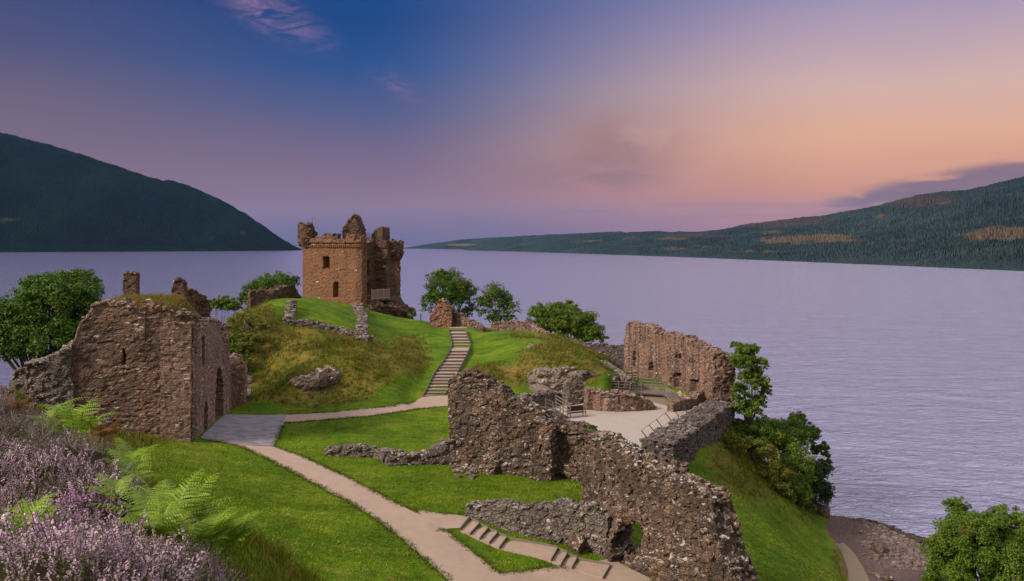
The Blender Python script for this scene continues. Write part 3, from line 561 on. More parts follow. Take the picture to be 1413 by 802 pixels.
    for c in (0, C - 1):                                  # closed ends
        A = ring[:RW + 1, c]; B = ring[Kr - 1 - RW:, c][::-1]; g = np.zeros((RW + 1, M + 1), int); g[:, 0] = ids[:RW + 1, c]; g[:, M] = ids[Kr - 1 - RW:, c][::-1]
        for j in range(1, M): g[RW, j] = ids[RW + j, c]
        a = (np.arange(1, M) / M)[None, :, None]; inn = A[:RW, None] * (1 - a) + B[:RW, None] * a; g[:RW, 1:M] = nv + np.arange(RW * (M - 1)).reshape(RW, M - 1); verts.append(inn.reshape(-1, 3)); nv += RW * (M - 1)
        quads.append(np.stack([g[:-1, :-1], g[:-1, 1:], g[1:, 1:], g[1:, :-1]], -1).reshape(-1, 4))
    v = np.concatenate(verts)
    # rough the masonry: every stone sits a little differently, the face bulges
    f1, rr = voro(v / cell * (1, 1, flat), seed + 3); off = (np.stack(rr, 1) - 0.5) * 2 * amp * (1, 1, 0.5)
    pl = np.stack([fbm(v / 1.7, seed + 40 + k, 3) - 0.5 for k in range(3)], 1) * 2 * lump * (1, 1, 0.6)
    pf = np.stack([vn(v / 0.2, seed + 50 + k) - 0.5 for k in range(3)], 1) * 0.05
    fade = 1.0
    v = v + (off + pl + pf) * fade
    mb = MB(); mb.add(v); mb.q = quads
    nst = int(stones * s[-1] * max(1.0, thick))
    if nst:
        ci = rng.integers(0, C, nst); a = rng.uniform(-0.03, 1.03, nst); pos = fr[-1][ci] * (1 - a)[:, None] + bk[-1][ci] * a[:, None]
        jj = np.clip((a * M).astype(int), 1, M - 1) - 1; pos[:, 2] = np.array(tops).reshape(M - 1, C, 3)[jj, ci, 2]
        for p_ in pos:
            r_ = rng.uniform(*ssize); mb.rock(p_ + (0, 0, r_ * 0.15), (r_, r_ * rng.uniform(0.7, 1), r_ * 0.62), rng)
    o = mb.build(name, mat); 
    if parent: under(o, parent)
    return o
def G(px, py, near=40): return hit(px, py, near)

# --- near curtain wall
def pier(u, z, px, py):
    d = -1.15 * ((px > 741) & (px < 768) & (py > 575 + (px - 741) * 0.4))
    d = d - 0.6 * ((px > 628) & (px < 690) & (py > 618 + np.abs(px - 655) * 0.5)) - 0.35 * (py > 640)
    d = d + 0.25 * ((px > 768) & (px < 808) & (py > 600))
    return d
cw = thing("curtain_wall", "high jagged grey brown rubble wall crossing the lawn in the middle foreground, with a ragged hole near its lower end", "ruined wall", (5, 64, 14))
ruin("far_stretch", [W(619, 641, 15.4), W(700, 652, 15.3), W(745, 658, 15.2), W(815, 669, 15.0)], 1.9, [(610, 530), (620, 524), (632, 517), (650, 517), (668, 526), (685, 538), (700, 552), (720, 562), (745, 574), (770, 586), (790, 592), (830, 606)], S_NEAR, 0.11, parent=cw, seed=4, depth=pier, stones=6, amp=0.11, lump=0.22, cell=0.36, jag=0.55)
def breach(u, z, px, py):
    e = ((px - 873.5) / 12.5) ** 2 + ((py - 742) / 20) ** 2
    return (e < 1.25 + 0.35 * np.sin(px * 0.9) * np.cos(py * 0.6))
def flare(u, z, px, py):
    return -0.9 * np.clip((py - 690 - np.abs(px - 838) * 0.4) / 45, 0, 1) * (px < 862) - 0.35 * (py > 770) * (px > 880)
ruin("near_stretch", [(5.15, 65.4), (5.9, 61.5), (7.1, 57.0), (9.0, 53.9), (12.0, 50.1), (13.9, 47.6), (15.2, 45.8)], 1.7,
     [(800, 601), (812, 603), (830, 611), (850, 624), (870, 633), (890, 640), (905, 646), (930, 660), (955, 672), (970, 680), (982, 692), (988, 712), (993, 738), (1001, 766), (1011, 790), (1026, 822), (1060, 900)], S_NEAR, 0.10, parent=cw, seed=8, hole=breach, skew=(-9, -25), depth=flare, stones=7, amp=0.11, lump=0.2, cell=0.34, jag=0.5)

# --- low walls on the lawn
tag(ruin("low_wall", [W(640, 713, 14.9), W(700, 727, 14.7), W(760, 745, 14.3), W(838, 770, 13.8)], 1.0, [(632, 712), (641, 704), (652, 699), (668, 697), (690, 697), (720, 703), (745, 703), (770, 699), (790, 701), (815, 706), (850, 728)], S_GREY, 0.10, seed=14, stones=6, amp=0.10, lump=0.10, jag=0.3, ssize=(0.13, 0.3)), "low grey fieldstone wall beside the short steps, joining the high jagged wall", "low wall")
tag(ruin("wall_footing", [W(449, 630, 15.4), W(520, 632, 15.4), (-10.5, 74.6), W(626, 642, 15.4)], 1.1, [(446, 630), (453, 623), (480, 621), (515, 623), (535, 628), (560, 631), (590, 628), (600, 617), (630, 608)], S_GREY, 0.11, seed=17, stones=7, amp=0.11, lump=0.1, jag=0.25, ssize=(0.14, 0.34)), "straggling ankle high line of stones on the lawn left of the high jagged wall", "wall footing")
rb = MB(); rng = np.random.default_rng(5)
for k in range(15):
    p = G(rng.uniform(626, 660), rng.uniform(646, 661)); rb.rock(p + (0, 0, 0.05), rng.uniform(0.18, 0.42), rng, 0.6)
tag(rb.build("stone_footing_fragment", S_GREY), "small patch of tumbled grey stones lying on the lawn below the high jagged wall", "stone patch")
bo = MB(); bo.rock(G(795, 756) + (0, -0.1, 0.25), (0.85, 0.6, 0.6), rng); tag(bo.build("boulder", S_NEAR), "big pale topped boulder at the foot of the low fieldstone wall", "boulder")

# --- gatehouse
gh = thing("gatehouse", "red brown ruined gatehouse with grass growing on its broken top and an arched gateway", "gatehouse", (-34, 90, 17))
def gslots(u, z, px, py):
    d = 0.7 * ((np.abs(px - 170.5) < 2.2) & (py > 482) & (py < 503)) + 0.7 * ((px > 158) & (px < 170) & (py > 580) & (py < 586))
    return d + 0.16 * ((py < 470 + 6 * np.sin(px * 0.2)) & (px > 200)) + 0.25 * ((px > 248) & (py < 560))
ruin("front_wall", [(-39.6, 79.5), (-29.2, 81.0)], 2.0, [(90, 490), (99, 478), (104, 462), (109, 450), (117, 440), (124, 430), (132, 420), (145, 417), (200, 421), (230, 427), (248, 431), (262, 436), (275, 445)], S_GATE, 0.12, parent=gh, seed=21, depth=gslots, stones=7, amp=0.07, lump=0.14, cell=0.5, flat=2.0, jag=0.75)
def gates(u, z, px, py):
    g1 = (u > 11.0) & (u < 15.8) & (z < 15.6 + 5.4 * np.sqrt(np.clip(1 - ((u - 13.4) / 2.4) ** 2, 0, 1)) ** 0.8)
    g2 = (u > 5.7) & (u < 7.5) & (z < 15.6 + 3.2 * np.sqrt(np.clip(1 - ((u - 6.6) / 0.9) ** 2, 0, 1)) ** 0.6)
    g3 = (u > 4.7) & (u < 6.0) & (z > 22.2) & (z < 25.2)
    return g1 | g2 | g3
ruin("gate_wall", [(-29.25, 80.7), (-32.0, 101.5)], 2.6, [(258, 446), (266, 449), (276, 452), (284, 448), (292, 443), (297, 442), (302, 448), (306, 458), (310, 476), (314, 492), (320, 503), (330, 512)], S_SIDE, 0.15, parent=gh, seed=24, hole=gates, stones=5, amp=0.06, lump=0.12, cell=0.5, flat=2.0, jag=0.5, base=14.9)
ruin("buttress", [(-32.6, 101.0), (-30.6, 101.6), (-31.2, 104.4)], 1.0, lambda u, x, y: 21.4 - 0.35 * u, S_SIDE, 0.16, parent=gh, seed=27, stones=4, amp=0.06, jag=0.4)
ruin("rear_wall", [(-40.6, 99.0), (-32.4, 101.5)], 1.8, lambda u, x, y: 25.5 + 0.45 * n1(u, 4) - 0.5 * np.clip(u - 6, 0, 9), S_GATE, 0.2, parent=gh, seed=29, stones=4, amp=0.08)
ruin("west_wall", [(-40.0, 96.0), (-38.7, 82.0)], 1.5, lambda u, x, y: 27.2 + 0 * u, S_GATE, 0.22, parent=gh, seed=30, stones=2, amp=0.08, base=17)
ruin("chimney_stump", [D(170, 415, 91.5), D(187.5, 415, 91.5)], 1.0, lambda u, x, y: 31.0 + 0 * u, S_RUIN, 0.11, parent=gh, seed=31, base=27.4, stones=8, jag=0.2, lump=0.05, amp=0.06)
ruin("chimney_stump", [D(237, 415, 91.5), D(254, 415, 91.5)], 1.0, [(236, 402), (239, 393), (244, 385), (250, 386), (254, 397), (256, 405)], S_RUIN, 0.11, parent=gh, seed=33, base=27.4, stones=8, jag=0.2, lump=0.05, amp=0.06)
ruin("broken_parapet", [D(252, 420, 93), D(290, 425, 95.5)], 1.0, [(250, 407), (262, 401), (272, 403), (282, 409), (290, 420)], S_RUIN, 0.12, parent=gh, seed=35, base=25.2, stones=7, jag=0.4, amp=0.1)
# grass grown wall top: floor of the upper storey
nx_, ny_ = 46, 70; uu, vv = np.meshgrid(np.linspace(0, 1, nx_), np.linspace(0, 1, ny_))
X0 = -40.6 + 0 * uu; gxx = -37.8 - 2.2 * vv + uu * (7.6 + 0.4 * vv); gyy = 80.3 + uu * 1.3 + vv * (13.4 - uu * 2.0)
zz = 28.05 + 0.45 * np.sin(np.pi * np.clip(vv * 1.4, 0, 1)) * np.clip(uu * 5, 0, 1) * np.clip((1 - uu) * 4, 0.1, 1) + (fbm(np.stack([gxx.ravel(), gyy.ravel(), 0 * gxx.ravel()], 1), 3, 4).reshape(uu.shape) - .5) * 0.6 - 1.4 * np.clip((uu - 0.8) * 5, 0, 1) - 1.6 * np.clip(vv - 0.8, 0, 1) * 5
ii = np.arange(nx_ * ny_).reshape(ny_, nx_); qq = np.stack([ii[:-1, :-1], ii[:-1, 1:], ii[1:, 1:], ii[1:, :-1]], -1).reshape(-1, 4)
tv = np.stack([gxx.ravel(), gyy.ravel(), zz.ravel()], 1); tv2 = tv - (0, 0, 1.2)
edge = np.concatenate([ii[0], ii[1:, -1], ii[-1, :-1][::-1], ii[1:-1, 0][::-1]]); sk = np.stack([edge, np.roll(edge, -1), np.roll(edge, -1) + len(tv), edge + len(tv)], 1)
TURF = under(mk("turf_top", np.concatenate([tv, tv2]), [np.concatenate([qq, qq[:, ::-1] + len(tv), sk])], M_TURF, col=np.tile([[0.9, 0, 0]], (2 * len(tv), 1)), smooth=True), gh)
tag(ruin("rubble_wall", [(-44.8, 79.2), (-42.5, 78.7), (-39.3, 79.2)], 2.4, [(5, 536), (14, 524), (24, 514), (40, 503), (60, 499), (80, 490), (92, 482), (104, 474), (120, 466)], S_GREY, 0.13, seed=38, stones=10, amp=0.16, lump=0.25, cell=0.5, flat=1.2, jag=0.6, ssize=(0.18, 0.42), base=lambda u, x, y: ground(x, y) - 1.5), "crumbling bank of bare rubble sloping down from the left side of the gatehouse", "rubble wall")

# --- tower house
tw = thing("tower_house", "tall warm brown ruined tower house on the grassy knoll before the loch", "tower", (-28, 164, 23))
TL, TN, TR, TB = (-38.7, 164.0), (-27.0, 158.0), (-21.3, 169.2), (-33.0, 175.2)
def tface(u, z, px, py):
    d = 1.3 * ((px > 446.5) & (px < 454) & (py > 354.5) & (py < 370)) + 0.15 * ((px > 446) & (px < 454) & (py > 370) & (py < 374))
    d = d + 1.1 * ((np.abs(px - 463.2) < 3.4) & (py < 410) & (py > 388.5 + 2.2 * ((px - 463.2) / 3.4) ** 2))
    d = d - 0.30 * (py < 335.5) - 0.22 * (py > 412)
    return d + 0.5 * np.clip((px - 491) / 7, 0, 1) * (0.4 + 0.9 * n1(z * 1.2, 6))
ruin("wall", [TL, TN], 1.9, [(412, 333), (440, 329), (447, 327), (455, 332), (470, 330), (476, 334), (479, 327), (484, 326), (490, 331), (500, 330)], S_TOWER, 0.15, parent=tw, seed=41, depth=tface, stones=5, amp=0.06, lump=0.10, cell=0.5, flat=1.8, jag=0.95, base=21.5)
def tright(u, z, px, py):
    a = np.clip((u - 0.3 - 0.8 * n1(z * 0.9, 2)) / 0.7, 0, 1) * np.clip((7.2 + 0.9 * (n1(z * 0.7, 7) - .5) - u) / 0.5, 0, 1)
    d = 2.4 * a * (z > 24.8) - 1.1 * np.clip((24.4 - z) / 2.0, 0, 1) * (u > 1)
    d = d + 1.5 * ((px > 517) & (px < 524.5) & (py > 360) & (py < 378)) + 1.5 * ((px > 515.5) & (px < 523.5) & (py > 391) & (py < 400.5))
    d = d + 2.0 * ((px > 519) & (px < 536) & (py > 411.5) & (py < 421))
    return d
ruin("wall", [(TN[0] + .46 * 1.0, TN[1] + .89 * 1.0), TR], 4.4, [(490, 331), (500, 333), (508, 337), (520, 336), (524, 335), (530, 332), (545, 333), (553, 334), (560, 338)], S_RUIN, 0.17, parent=tw, seed=44, depth=tright, stones=3, amp=0.10, lump=0.2, cell=0.5, flat=1.5, jag=0.6, base=17.5)
ruin("wall", [TR, TB], 2.0, lambda u, x, y: 34.3 + 0 * u, S_TOWER, 0.3, parent=tw, seed=46, base=15, stones=2, amp=0.06)
ruin("wall", [TB, TL], 2.0, lambda u, x, y: 34.4 + 0 * u, S_TOWER, 0.3, parent=tw, seed=47, base=18, stones=2, amp=0.06)
# rounded corner turret, corbelled out over the left angle
def drum(name, c, r, z0, z1, mat, seed, corbel=0.5, top=None, nseg=44):
    zs = np.arange(z0, z1 + 0.01, 0.16); a = np.linspace(0, 2 * math.pi, nseg, endpoint=False); vs = []
    for z in zs:
        rr = r - corbel * np.clip((z0 + 1.0 - z) / 1.0, 0, 1); vs.append(np.stack([c[0] + rr * np.cos(a), c[1] + rr * np.sin(a), 0 * a + z], 1))
    V = np.array(vs)
    if top is not None:
        zt = top(a); t_ = ((zs - z0) / (z1 - z0))[:, None]; V[:, :, 2] = z0 + (zt - z0)[None, :] * t_
    n = len(zs); i = np.arange(n * nseg).reshape(n, nseg); q = np.stack([i[:-1], np.roll(i[:-1], -1, 1), np.roll(i[1:], -1, 1), i[1:]], -1).reshape(-1, 4)
    mb = MB(); v = V.reshape(-1, 3); ctr = np.array([(c[0], c[1], V[-1, :, 2].mean() - 0.5)]); v = np.concatenate([v, ctr])
    f1, rr = voro(v / 0.5 * (1, 1, 1.6), seed); v = v + (np.stack(rr, 1) - .5) * 0.3
    mb.add(v, q, [(i[-1, k], i[-1, (k + 1) % nseg], len(v) - 1) for k in range(nseg)] )
    rg = np.random.default_rng(seed)
    for k in range(26): 
        j = rg.integers(0, nseg); mb.rock(V[-1, j] * 0.8 + ctr[0] * 0.2 + (0, 0, .1), rg.uniform(0.2, 0.45), rg, 0.7)
    return under(mb.build(name, mat), tw)
drum("corner_turret", (-37.9, 164.6), 1.75, 33.4, 38.2, S_RUIN, 50, 0.7, lambda a: 37.9 - 1.9 * np.clip(np.cos(a - 0.1), 0, 1) ** 2 + 0.3 * np.sin(a * 5))
drum("corner_turret", (-22.3, 168.0), 1.75, 31.2, 34.6, S_RUIN, 52, 0.5, lambda a: 34.4 + 0.4 * np.sin(a * 3))
ruin("cap_house", [(-32.0, 167.0), (-28.4, 166.4)], 3.0, [(470, 325), (473.5, 313), (477, 310), (480, 305), (483, 301), (486, 297), (489, 299), (492, 306), (495, 311), (497.5, 316), (499, 322)], S_RUIN, 0.18, parent=tw, seed=54, base=32.5, stones=5, amp=0.12, lump=0.25, jag=0.5)
ruin("broken_parapet", [(-35.5, 166.5), (-32.5, 165.8)], 1.2, lambda u, x, y: 35.6 + 0.5 * n1(u, 3), S_RUIN, 0.2, parent=tw, seed=56, base=33, stones=5)
ruin("broken_parapet", [D(513, 333, 168.5), D(526, 333, 167.5)], 1.5, [(511, 328), (514, 322), (518, 318), (523, 319), (527, 326)], S_RUIN, 0.18, parent=tw, seed=57, base=33, stones=5, jag=.3)
ruin("chimney_stack", [D(528, 333, 166.5), D(538, 333, 168.5)], 1.3, lambda u, x, y: 37.1 + 0 * u, S_RUIN, 0.17, parent=tw, seed=58, base=33, stones=5, amp=0.05, lump=.05, jag=.25)
fl = MB(); fl.add([(-37.6, 165.6, 33.2), (-31.0, 162.2, 33.2), (-25.6, 171, 33.2), (-33, 174.4, 33.2), (-37.6, 165.6, 33.4), (-31.0, 162.2, 33.4), (-25.6, 171, 33.4), (-33, 174.4, 33.4)], [(0, 1, 2, 3), (4, 5, 6, 7), (0, 1, 5, 4), (1, 2, 6, 5), (2, 3, 7, 6), (3, 0, 4, 7)]); under(fl.build("roof_walk", M_COURT), tw)
cb = MB()
for k in range(30):
    a = (k + .5) / 30; p = np.array(TL) * (1 - a) + np.array(TN) * a; nn = np.array((-6.0, -11.7)) / 13.15
    cb.bar((*(p + nn * -0.3), 33.75), (*(p + nn * 0.38), 33.75), 0.2, 0.34)
under(cb.build("corbels", S_TOWER), tw)
ra = MB()
for k in range(8):
    p = D(499 + k * 2.2, 330, 165.5 + 0.2 * k); ra.bar((p[0], p[1], 33.4), (p[0], p[1], 36.2), 0.05, 0.05)
for zr in (35.5, 35.85, 36.2):
    p0, p1 = D(486, 330, 164.4), D(515, 330, 167); ra.bar((p0[0], p0[1], zr), (p1[0], p1[1], zr), 0.06, 0.06)
under(ra.build("roof_railing", M_IRON), tw)
for (px, Y, z0, z1) in ((431, 164.4, 37, 39.3), (489, 167.5, 39, 40.6)):
    po = MB(); p = D(px, 330, Y); po.tube([(p[0], p[1], z0), (p[0], p[1], z1 - .6), (p[0], p[1], z1)], (0.05, 0.04, 0.02), 6); under(po.build("lightning_rod", M_IRON), tw)
# timber balcony on the broken side
dk = MB(); b0, b1 = np.array(D(512.5, 411, 160.4)), np.array(D(541, 411, 164.6)); inn = np.array((-0.89, 0.45, 0)) * -1.0
zd = 24.1
for k in range(9):
    a = k / 8; p = b0 * (1 - a) + b1 * a; dk.bar((p[0] - 2.5 * -inn[0] * -1, p[1], zd), (p[0] + 0.1, p[1] - 0.15, zd), 0.42, 0.10)
dk.bar((b0[0], b0[1], zd - .18), (b1[0], b1[1], zd - .18), 0.12, 0.22)
bal = under(dk.build("balcony", M_TIMBER), tw)
rl = MB(); e0, e1 = np.array(D(513, 411, 160.0)), np.array(D(537.5, 411, 163.6))
for k in range(24):
    a = k / 23; p = e0 * (1 - a) + e1 * a; rl.bar((p[0], p[1], zd + .05), (p[0], p[1], zd + 1.75), 0.075, 0.075)
for zz_ in (0.2, 1.75): rl.bar((*e0[:2], zd + zz_), (*e1[:2], zd + zz_), 0.09, 0.1)
for a in (0, .33, .66, 1): p = e0 * (1 - a) + e1 * a; rl.bar((p[0], p[1], zd - .2), (p[0], p[1], zd + 1.95), 0.13, 0.13)
o = rl.build("railing", M_RAIL); o.parent = bal; o.matrix_parent_inverse = bal.matrix_world.inverted() if False else tw.matrix_basis @ tw.matrix_basis.inverted()
rb = MB(); rng = np.random.default_rng(77)
for k in range(150):
    a = rng.uniform(0, 1); p = np.array((-26.2, 157.6)) * (1 - a) + np.array((-19.0, 166.6)) * a + rng.uniform(-0.6, 0.9, 2); g = float(ground(*p)); r_ = rng.uniform(0.35, 0.95)
    rb.rock((p[0] - 0.6, p[1] + 0.4, g + rng.uniform(-0.2, 1.0 + 1.6 * a)), r_, rng, 0.75)
under(rb.build("rubble_base", S_RUIN), tw)

# --- other ruins round the knoll
tag(ruin("rubble_wall", [D(345, 420, 151), D(375, 420, 153), D(418, 418, 160), D(440, 416, 160)], 1.5, [(340, 425), (344, 412), (347, 400), (352, 404), (362, 401), (372, 404), (382, 400), (390, 398), (397, 394), (403, 393), (409, 400), (416, 409), (425, 414), (440, 416)], S_RUIN, 0.2, seed=61, stones=5, amp=0.13, lump=0.25, jag=0.6), "broken brown wall on the knoll, touching the left foot of the tower", "ruined wall")
en = thing("enclosure_wall", "knee high grey stone footings boxing in a square of grass on the knoll top", "wall footing", (-30, 130, 22))
hw = lambda h: (lambda u, x, y: ground(x, y) + h)
ruin("side_footing", [G(397, 423, 100), G(391, 447, 90)], 1.3, hw(0.75), S_GREY, 0.16, parent=en, seed=63, stones=5, amp=0.11, lump=0.1, jag=.3)
ruin("front_footing", [G(391, 448, 90), G(430, 452, 90), G(470, 461, 90), G(506, 474, 90)], 1.4, hw(0.65), S_GREY, 0.15, parent=en, seed=65, stones=6, amp=0.12, lump=0.12, jag=.35)
ruin("side_footing", [G(508, 474, 90), D(506, 446, 138), D(498, 424, 152)], 1.6, hw(0.7), S_GREY, 0.16, parent=en, seed=66, stones=5, amp=0.11, lump=0.1, jag=.3)
tag(ruin("gable_ruin", [D(592, 446, 149), D(622, 448, 148.5)], 1.6, [(588, 448), (592, 440), (597, 432), (601, 424), (606, 416), (611, 414), (617, 419), (622, 428), (626, 436)], S_RED, 0.14, seed=68, stones=5, amp=0.11, lump=0.15, jag=.4, base=17.5), "orange red pointed stub of wall at the top of the long stairs", "ruined wall")
tag(ruin("rubble_wall", [D(621, 446, 150.5), D(645, 448, 149), D(664, 452, 147)], 1.3, [(618, 422), (626, 430), (640, 439), (650, 445), (664, 451)], S_HALL, 0.16, seed=70, stones=5, amp=0.11, jag=.4, base=17.5), "pinkish wall stepping down to the right from the orange red stub", "ruined wall")
tag(ruin("curtain_wall", [D(677, 452, 150), D(700, 455, 149), D(725, 458, 146), D(745, 465, 143), D(772, 474, 140), D(800, 484, 137.5)], 1.4, [(674, 452), (678, 447), (700, 445), (722, 445), (736, 451), (748, 459), (765, 467), (785, 475), (802, 480)], S_HALL, 0.17, seed=72, stones=5, amp=0.1, jag=.4, base=lambda u, x, y: ground(x, y) - 1.5), "pinkish brown curtain wall along the far crest of the right mound, in front of the round bush", "curtain wall")
tag(ruin("curtain_wall", [D(795, 500, 136.5), D(866, 505, 132)], 1.1, [(790, 478), (805, 476), (835, 477), (862, 480)], S_PURP, 0.15, seed=74, stones=5, amp=0.08, jag=.3, base=15), "dark straight wall between the right mound and the tall hall wall", "curtain wall")

# --- great hall range on the right
def hallface(u, z, px, py):
    d = 0.0 * u
    for (a, b, c_, e) in ((929, 940, 515, 535), (953, 963, 524, 541), (895, 901, 500, 512), (932.5, 935.5, 489, 495), (937.5, 940.5, 488, 495), (951, 953, 494, 501), (955, 957, 494, 502), (873, 877, 485, 506), (924, 927, 522, 528)):
        d = d + 0.8 * ((px > a) & (px < b) & (py > c_) & (py < e))
    ledge = 468 + (px - 860) * 0.16
    return d + 0.35 * (py < ledge + 4 * np.sin(px * 0.35))
hl = thing("hall_wall", "tall pinkish brown hall wall with window openings and dark streaks, standing over the loch", "ruined wall", (20, 118, 15))
ruin("long_wall", [W(861, 523, 14.4), W(900, 532, 14.4), W(940, 543, 14.4), W(986, 562, 14.4)], 2.0, [(856, 450), (862, 448), (880, 449), (898, 452), (902, 459), (925, 464), (945, 468), (949, 474), (965, 480), (980, 488), (990, 493)], S_HALL, 0.13, parent=hl, seed=80, depth=hallface, stones=7, amp=0.07, lump=0.12, cell=0.36, flat=1.5, jag=.5)
ruin("end_pier", [W(984, 566, 14.4), W(1014, 576, 13.4)], 2.4, [(980, 492), (990, 489), (1002, 491), (1010, 497), (1016, 510)], S_HALL, 0.12, parent=hl, seed=83, stones=7, amp=0.13, lump=0.25, cell=0.4, flat=1.6, jag=.5)
tag(ruin("retaining_wall", [W(928, 660, 12.4), W(960, 634, 12.6), W(985, 612, 12.8), W(1014, 588, 12.8)], 3.1, [(915, 622), (925, 612), (945, 600), (965, 588), (985, 574), (1000, 562), (1012, 556)], S_PURP, 0.12, seed=86, stones=9, amp=0.13, lump=0.15, cell=0.34, jag=.35, zshift=-0.2), "broad dark purple grey rubble wall running up to the end of the hall wall, above the bushes", "retaining wall")
tag(ruin("low_wall", [W(930, 569, 14.5), W(955, 565, 14.5), W(990, 556, 14.5)], 0.9, [(926, 566), (932, 557), (945, 552), (960, 549), (975, 540), (985, 532), (992, 528)], S_HALL, 0.12, seed=88, stones=6, amp=0.08, jag=.3), "low pinkish wall curving out from the foot of the hall wall", "low wall")
tag(ruin("low_wall", [W(805, 566, 14.5), W(850, 569, 14.5), W(880, 568, 14.5), W(906, 566, 14.5)], 1.5, [(800, 537), (815, 541), (840, 543), (860, 543), (880, 549), (892, 553), (900, 558), (908, 562)], S_HALL, 0.12, seed=90, stones=8, amp=0.08, jag=.35), "brown low wall across the back of the gravel courtyard, behind the bench", "low wall")
tag(ruin("low_wall", [W(770, 558, 14.5), W(784, 562, 14.5), W(806, 561, 14.5)], 1.3, [(768, 550), (776, 538), (786, 525), (793, 521), (803, 523), (808, 532)], S_GREY, 0.12, seed=92, stones=8, amp=0.1, jag=.35), "upright grey stump of wall behind the timber stairs and bench", "ruined wall")
tag(ruin("low_wall", [W(722, 566, 14.8), W(745, 562, 14.8), W(772, 556, 14.8)], 1.2, [(718, 552), (735, 546), (755, 544), (770, 544), (778, 536)], S_GREY, 0.13, seed=94, stones=8, amp=0.1, jag=.35), "low grey wall end at the head of the timber stairs", "low wall")
tag(ruin("rubble_wall", [D(800, 533, 112), D(838, 531, 113.5), D(848, 536, 113)], 1.0, [(797, 515), (805, 516), (820, 517), (838, 520), (850, 526)], S_GREY, 0.15, seed=96, stones=7, amp=0.12, jag=.35, base=14), "grey rubble wall propping the foot of the right mound", "retaining wall")
tag(ruin("rubble_wall", [D(874, 535, 113.5), D(860, 524, 119), D(838, 508, 125), D(824, 500, 128)], 1.1, [(822, 497), (835, 500), (850, 508), (862, 516), (880, 528)], S_GREY, 0.15, seed=97, stones=8, amp=0.13, jag=.35, base=lambda u, x, y: ground(x, y) - .8), "ragged grey footing climbing from the walkway towards the dark straight wall", "wall footing")

# --- bedrock showing through the turf
def outcrop(name, label, spots, seed, mat=S_ROCK):
    rg = np.random.default_rng(seed); mb = MB()
    for (px, py, r_, n) in spots:
        for k in range(n):
            p = G(px + rg.normal(0, r_ * 5), py + rg.normal(0, r_ * 3.0), 85); mb.rock(p + (0, 0.35, -0.22 * r_), rg.uniform(0.3, 0.8) * r_, rg, 0.9)
    return tag(mb.build(name, mat), label, "rock outcrop")
outcrop("rock_outcrop", "dark rock face with white lichen low on the front of the knoll", [(437, 527, 1.6, 20), (455, 520, 1.3, 14), (418, 528, 1.2, 14)], 3)
outcrop("rock_outcrop", "pinkish grey rock cliff under the turf of the right mound, above the timber stairs", [(760, 520, 1.6, 22), (775, 530, 1.4, 16), (748, 528, 1.2, 10), (785, 512, 1.0, 8)], 4)
outcrop("rock_outcrop", "small rock knob at the knoll foot beside the gatehouse buttress", [(335, 530, 1.2, 12)], 6)
outcrop("rock_outcrop", "little bare stone on the brow of the right mound", [(735, 480, 0.6, 9)], 7)
# ------------------------------------------------------------------ steps
def steps(root, lines, mat_t, mat_r, drop_px=None, zs=None, wide=0.06):
    """lines: [(A,B,z)] nosing of each riser from the top down; the tread above each line is level at z"""
    for i, (A, B, z) in enumerate(lines):
        A, B = np.array(A[:2]), np.array(B[:2])
        r = MB(); r.bar((*A, z - 0.10), (*B, z - 0.10), 0.07, 0.24); under(r.build("riser", mat_r), root)
        if i + 1 < len(lines):
            A2, B2 = np.array(lines[i + 1][0][:2]), np.array(lines[i + 1][1][:2]); z2 = lines[i + 1][2]
            t_ = MB(); n = 4; v = []
            for k in range(n + 1):
                for j in range(7):
                    p = (A * (1 - j / 6) + B * j / 6) * (1 - k / n) + (A2 * (1 - j / 6) + B2 * j / 6) * (k / n); v.append((p[0], p[1], z2 + 0.004 * ((j * 5 + k * 3 + i) % 4)))
            top = [(a * 7 + b, a * 7 + b + 1, a * 7 + b + 8, a * 7 + b + 7) for a in range(n) for b in range(6)]
            v2 = [(x, y, z_ - 0.35) for x, y, z_ in v]; m_ = len(v)
            side = [(a * 7, a * 7 + 7, a * 7 + 7 + m_, a * 7 + m_) for a in range(n)] + [(a * 7 + 6, a * 7 + 13, a * 7 + 13 + m_, a * 7 + 6 + m_) for a in range(n)]
            t_.add(v + v2, top + side); under(t_.build("tread", mat_t), root)
st = thing("long_stairs", "long flight of gravel stairs with dark timber edges climbing between the two grassy mounds", "stairs", (-9, 127, 17))
ev = [275, 292, 307, 322, 336, 350, 380, 395, 410, 428, 445, 460, 475, 493, 509, 525, 540, 558, 575, 590, 605]      # rows read in an enlargement of the photograph
ev = [e / 3.644 + 380 for e in ev]; L_ = np.array([(455, 619.5), (476, 624), (486, 620), (500, 611), (517, 598), (532, 592), (546, 584)]); R_ = np.array([(455, 642), (476, 650), (486, 646), (500, 639), (517, 630), (532, 624), (546, 613)])
lines = []; tops = 20.35; nn_ = len(ev); rise = (20.35 - 15.45) / (nn_ - 1)
for i, e in enumerate(ev):
    z = tops - rise * i; a = W(np.interp(e, L_[:, 0], L_[:, 1]), e, z); b = W(np.interp(e, R_[:, 0], R_[:, 1]), e, z); lines.append((a, b, z))
steps(st, lines, M_GRAVEL, M_RISER)
for s_ in (0, 1):
    bd = MB()
    for i in range(len(lines) - 1):
        p, q = lines[i][s_], lines[i + 1][s_]; bd.bar((p[0], p[1], p[2] - .05), (q[0], q[1], q[2] - .05), 0.07, 0.34)
    under(bd.build("side_board", M_RISER), st)
st = thing("short_steps", "short broad gravel steps branching from the main path down beside the low fieldstone wall", "steps", (0, 58, 14))
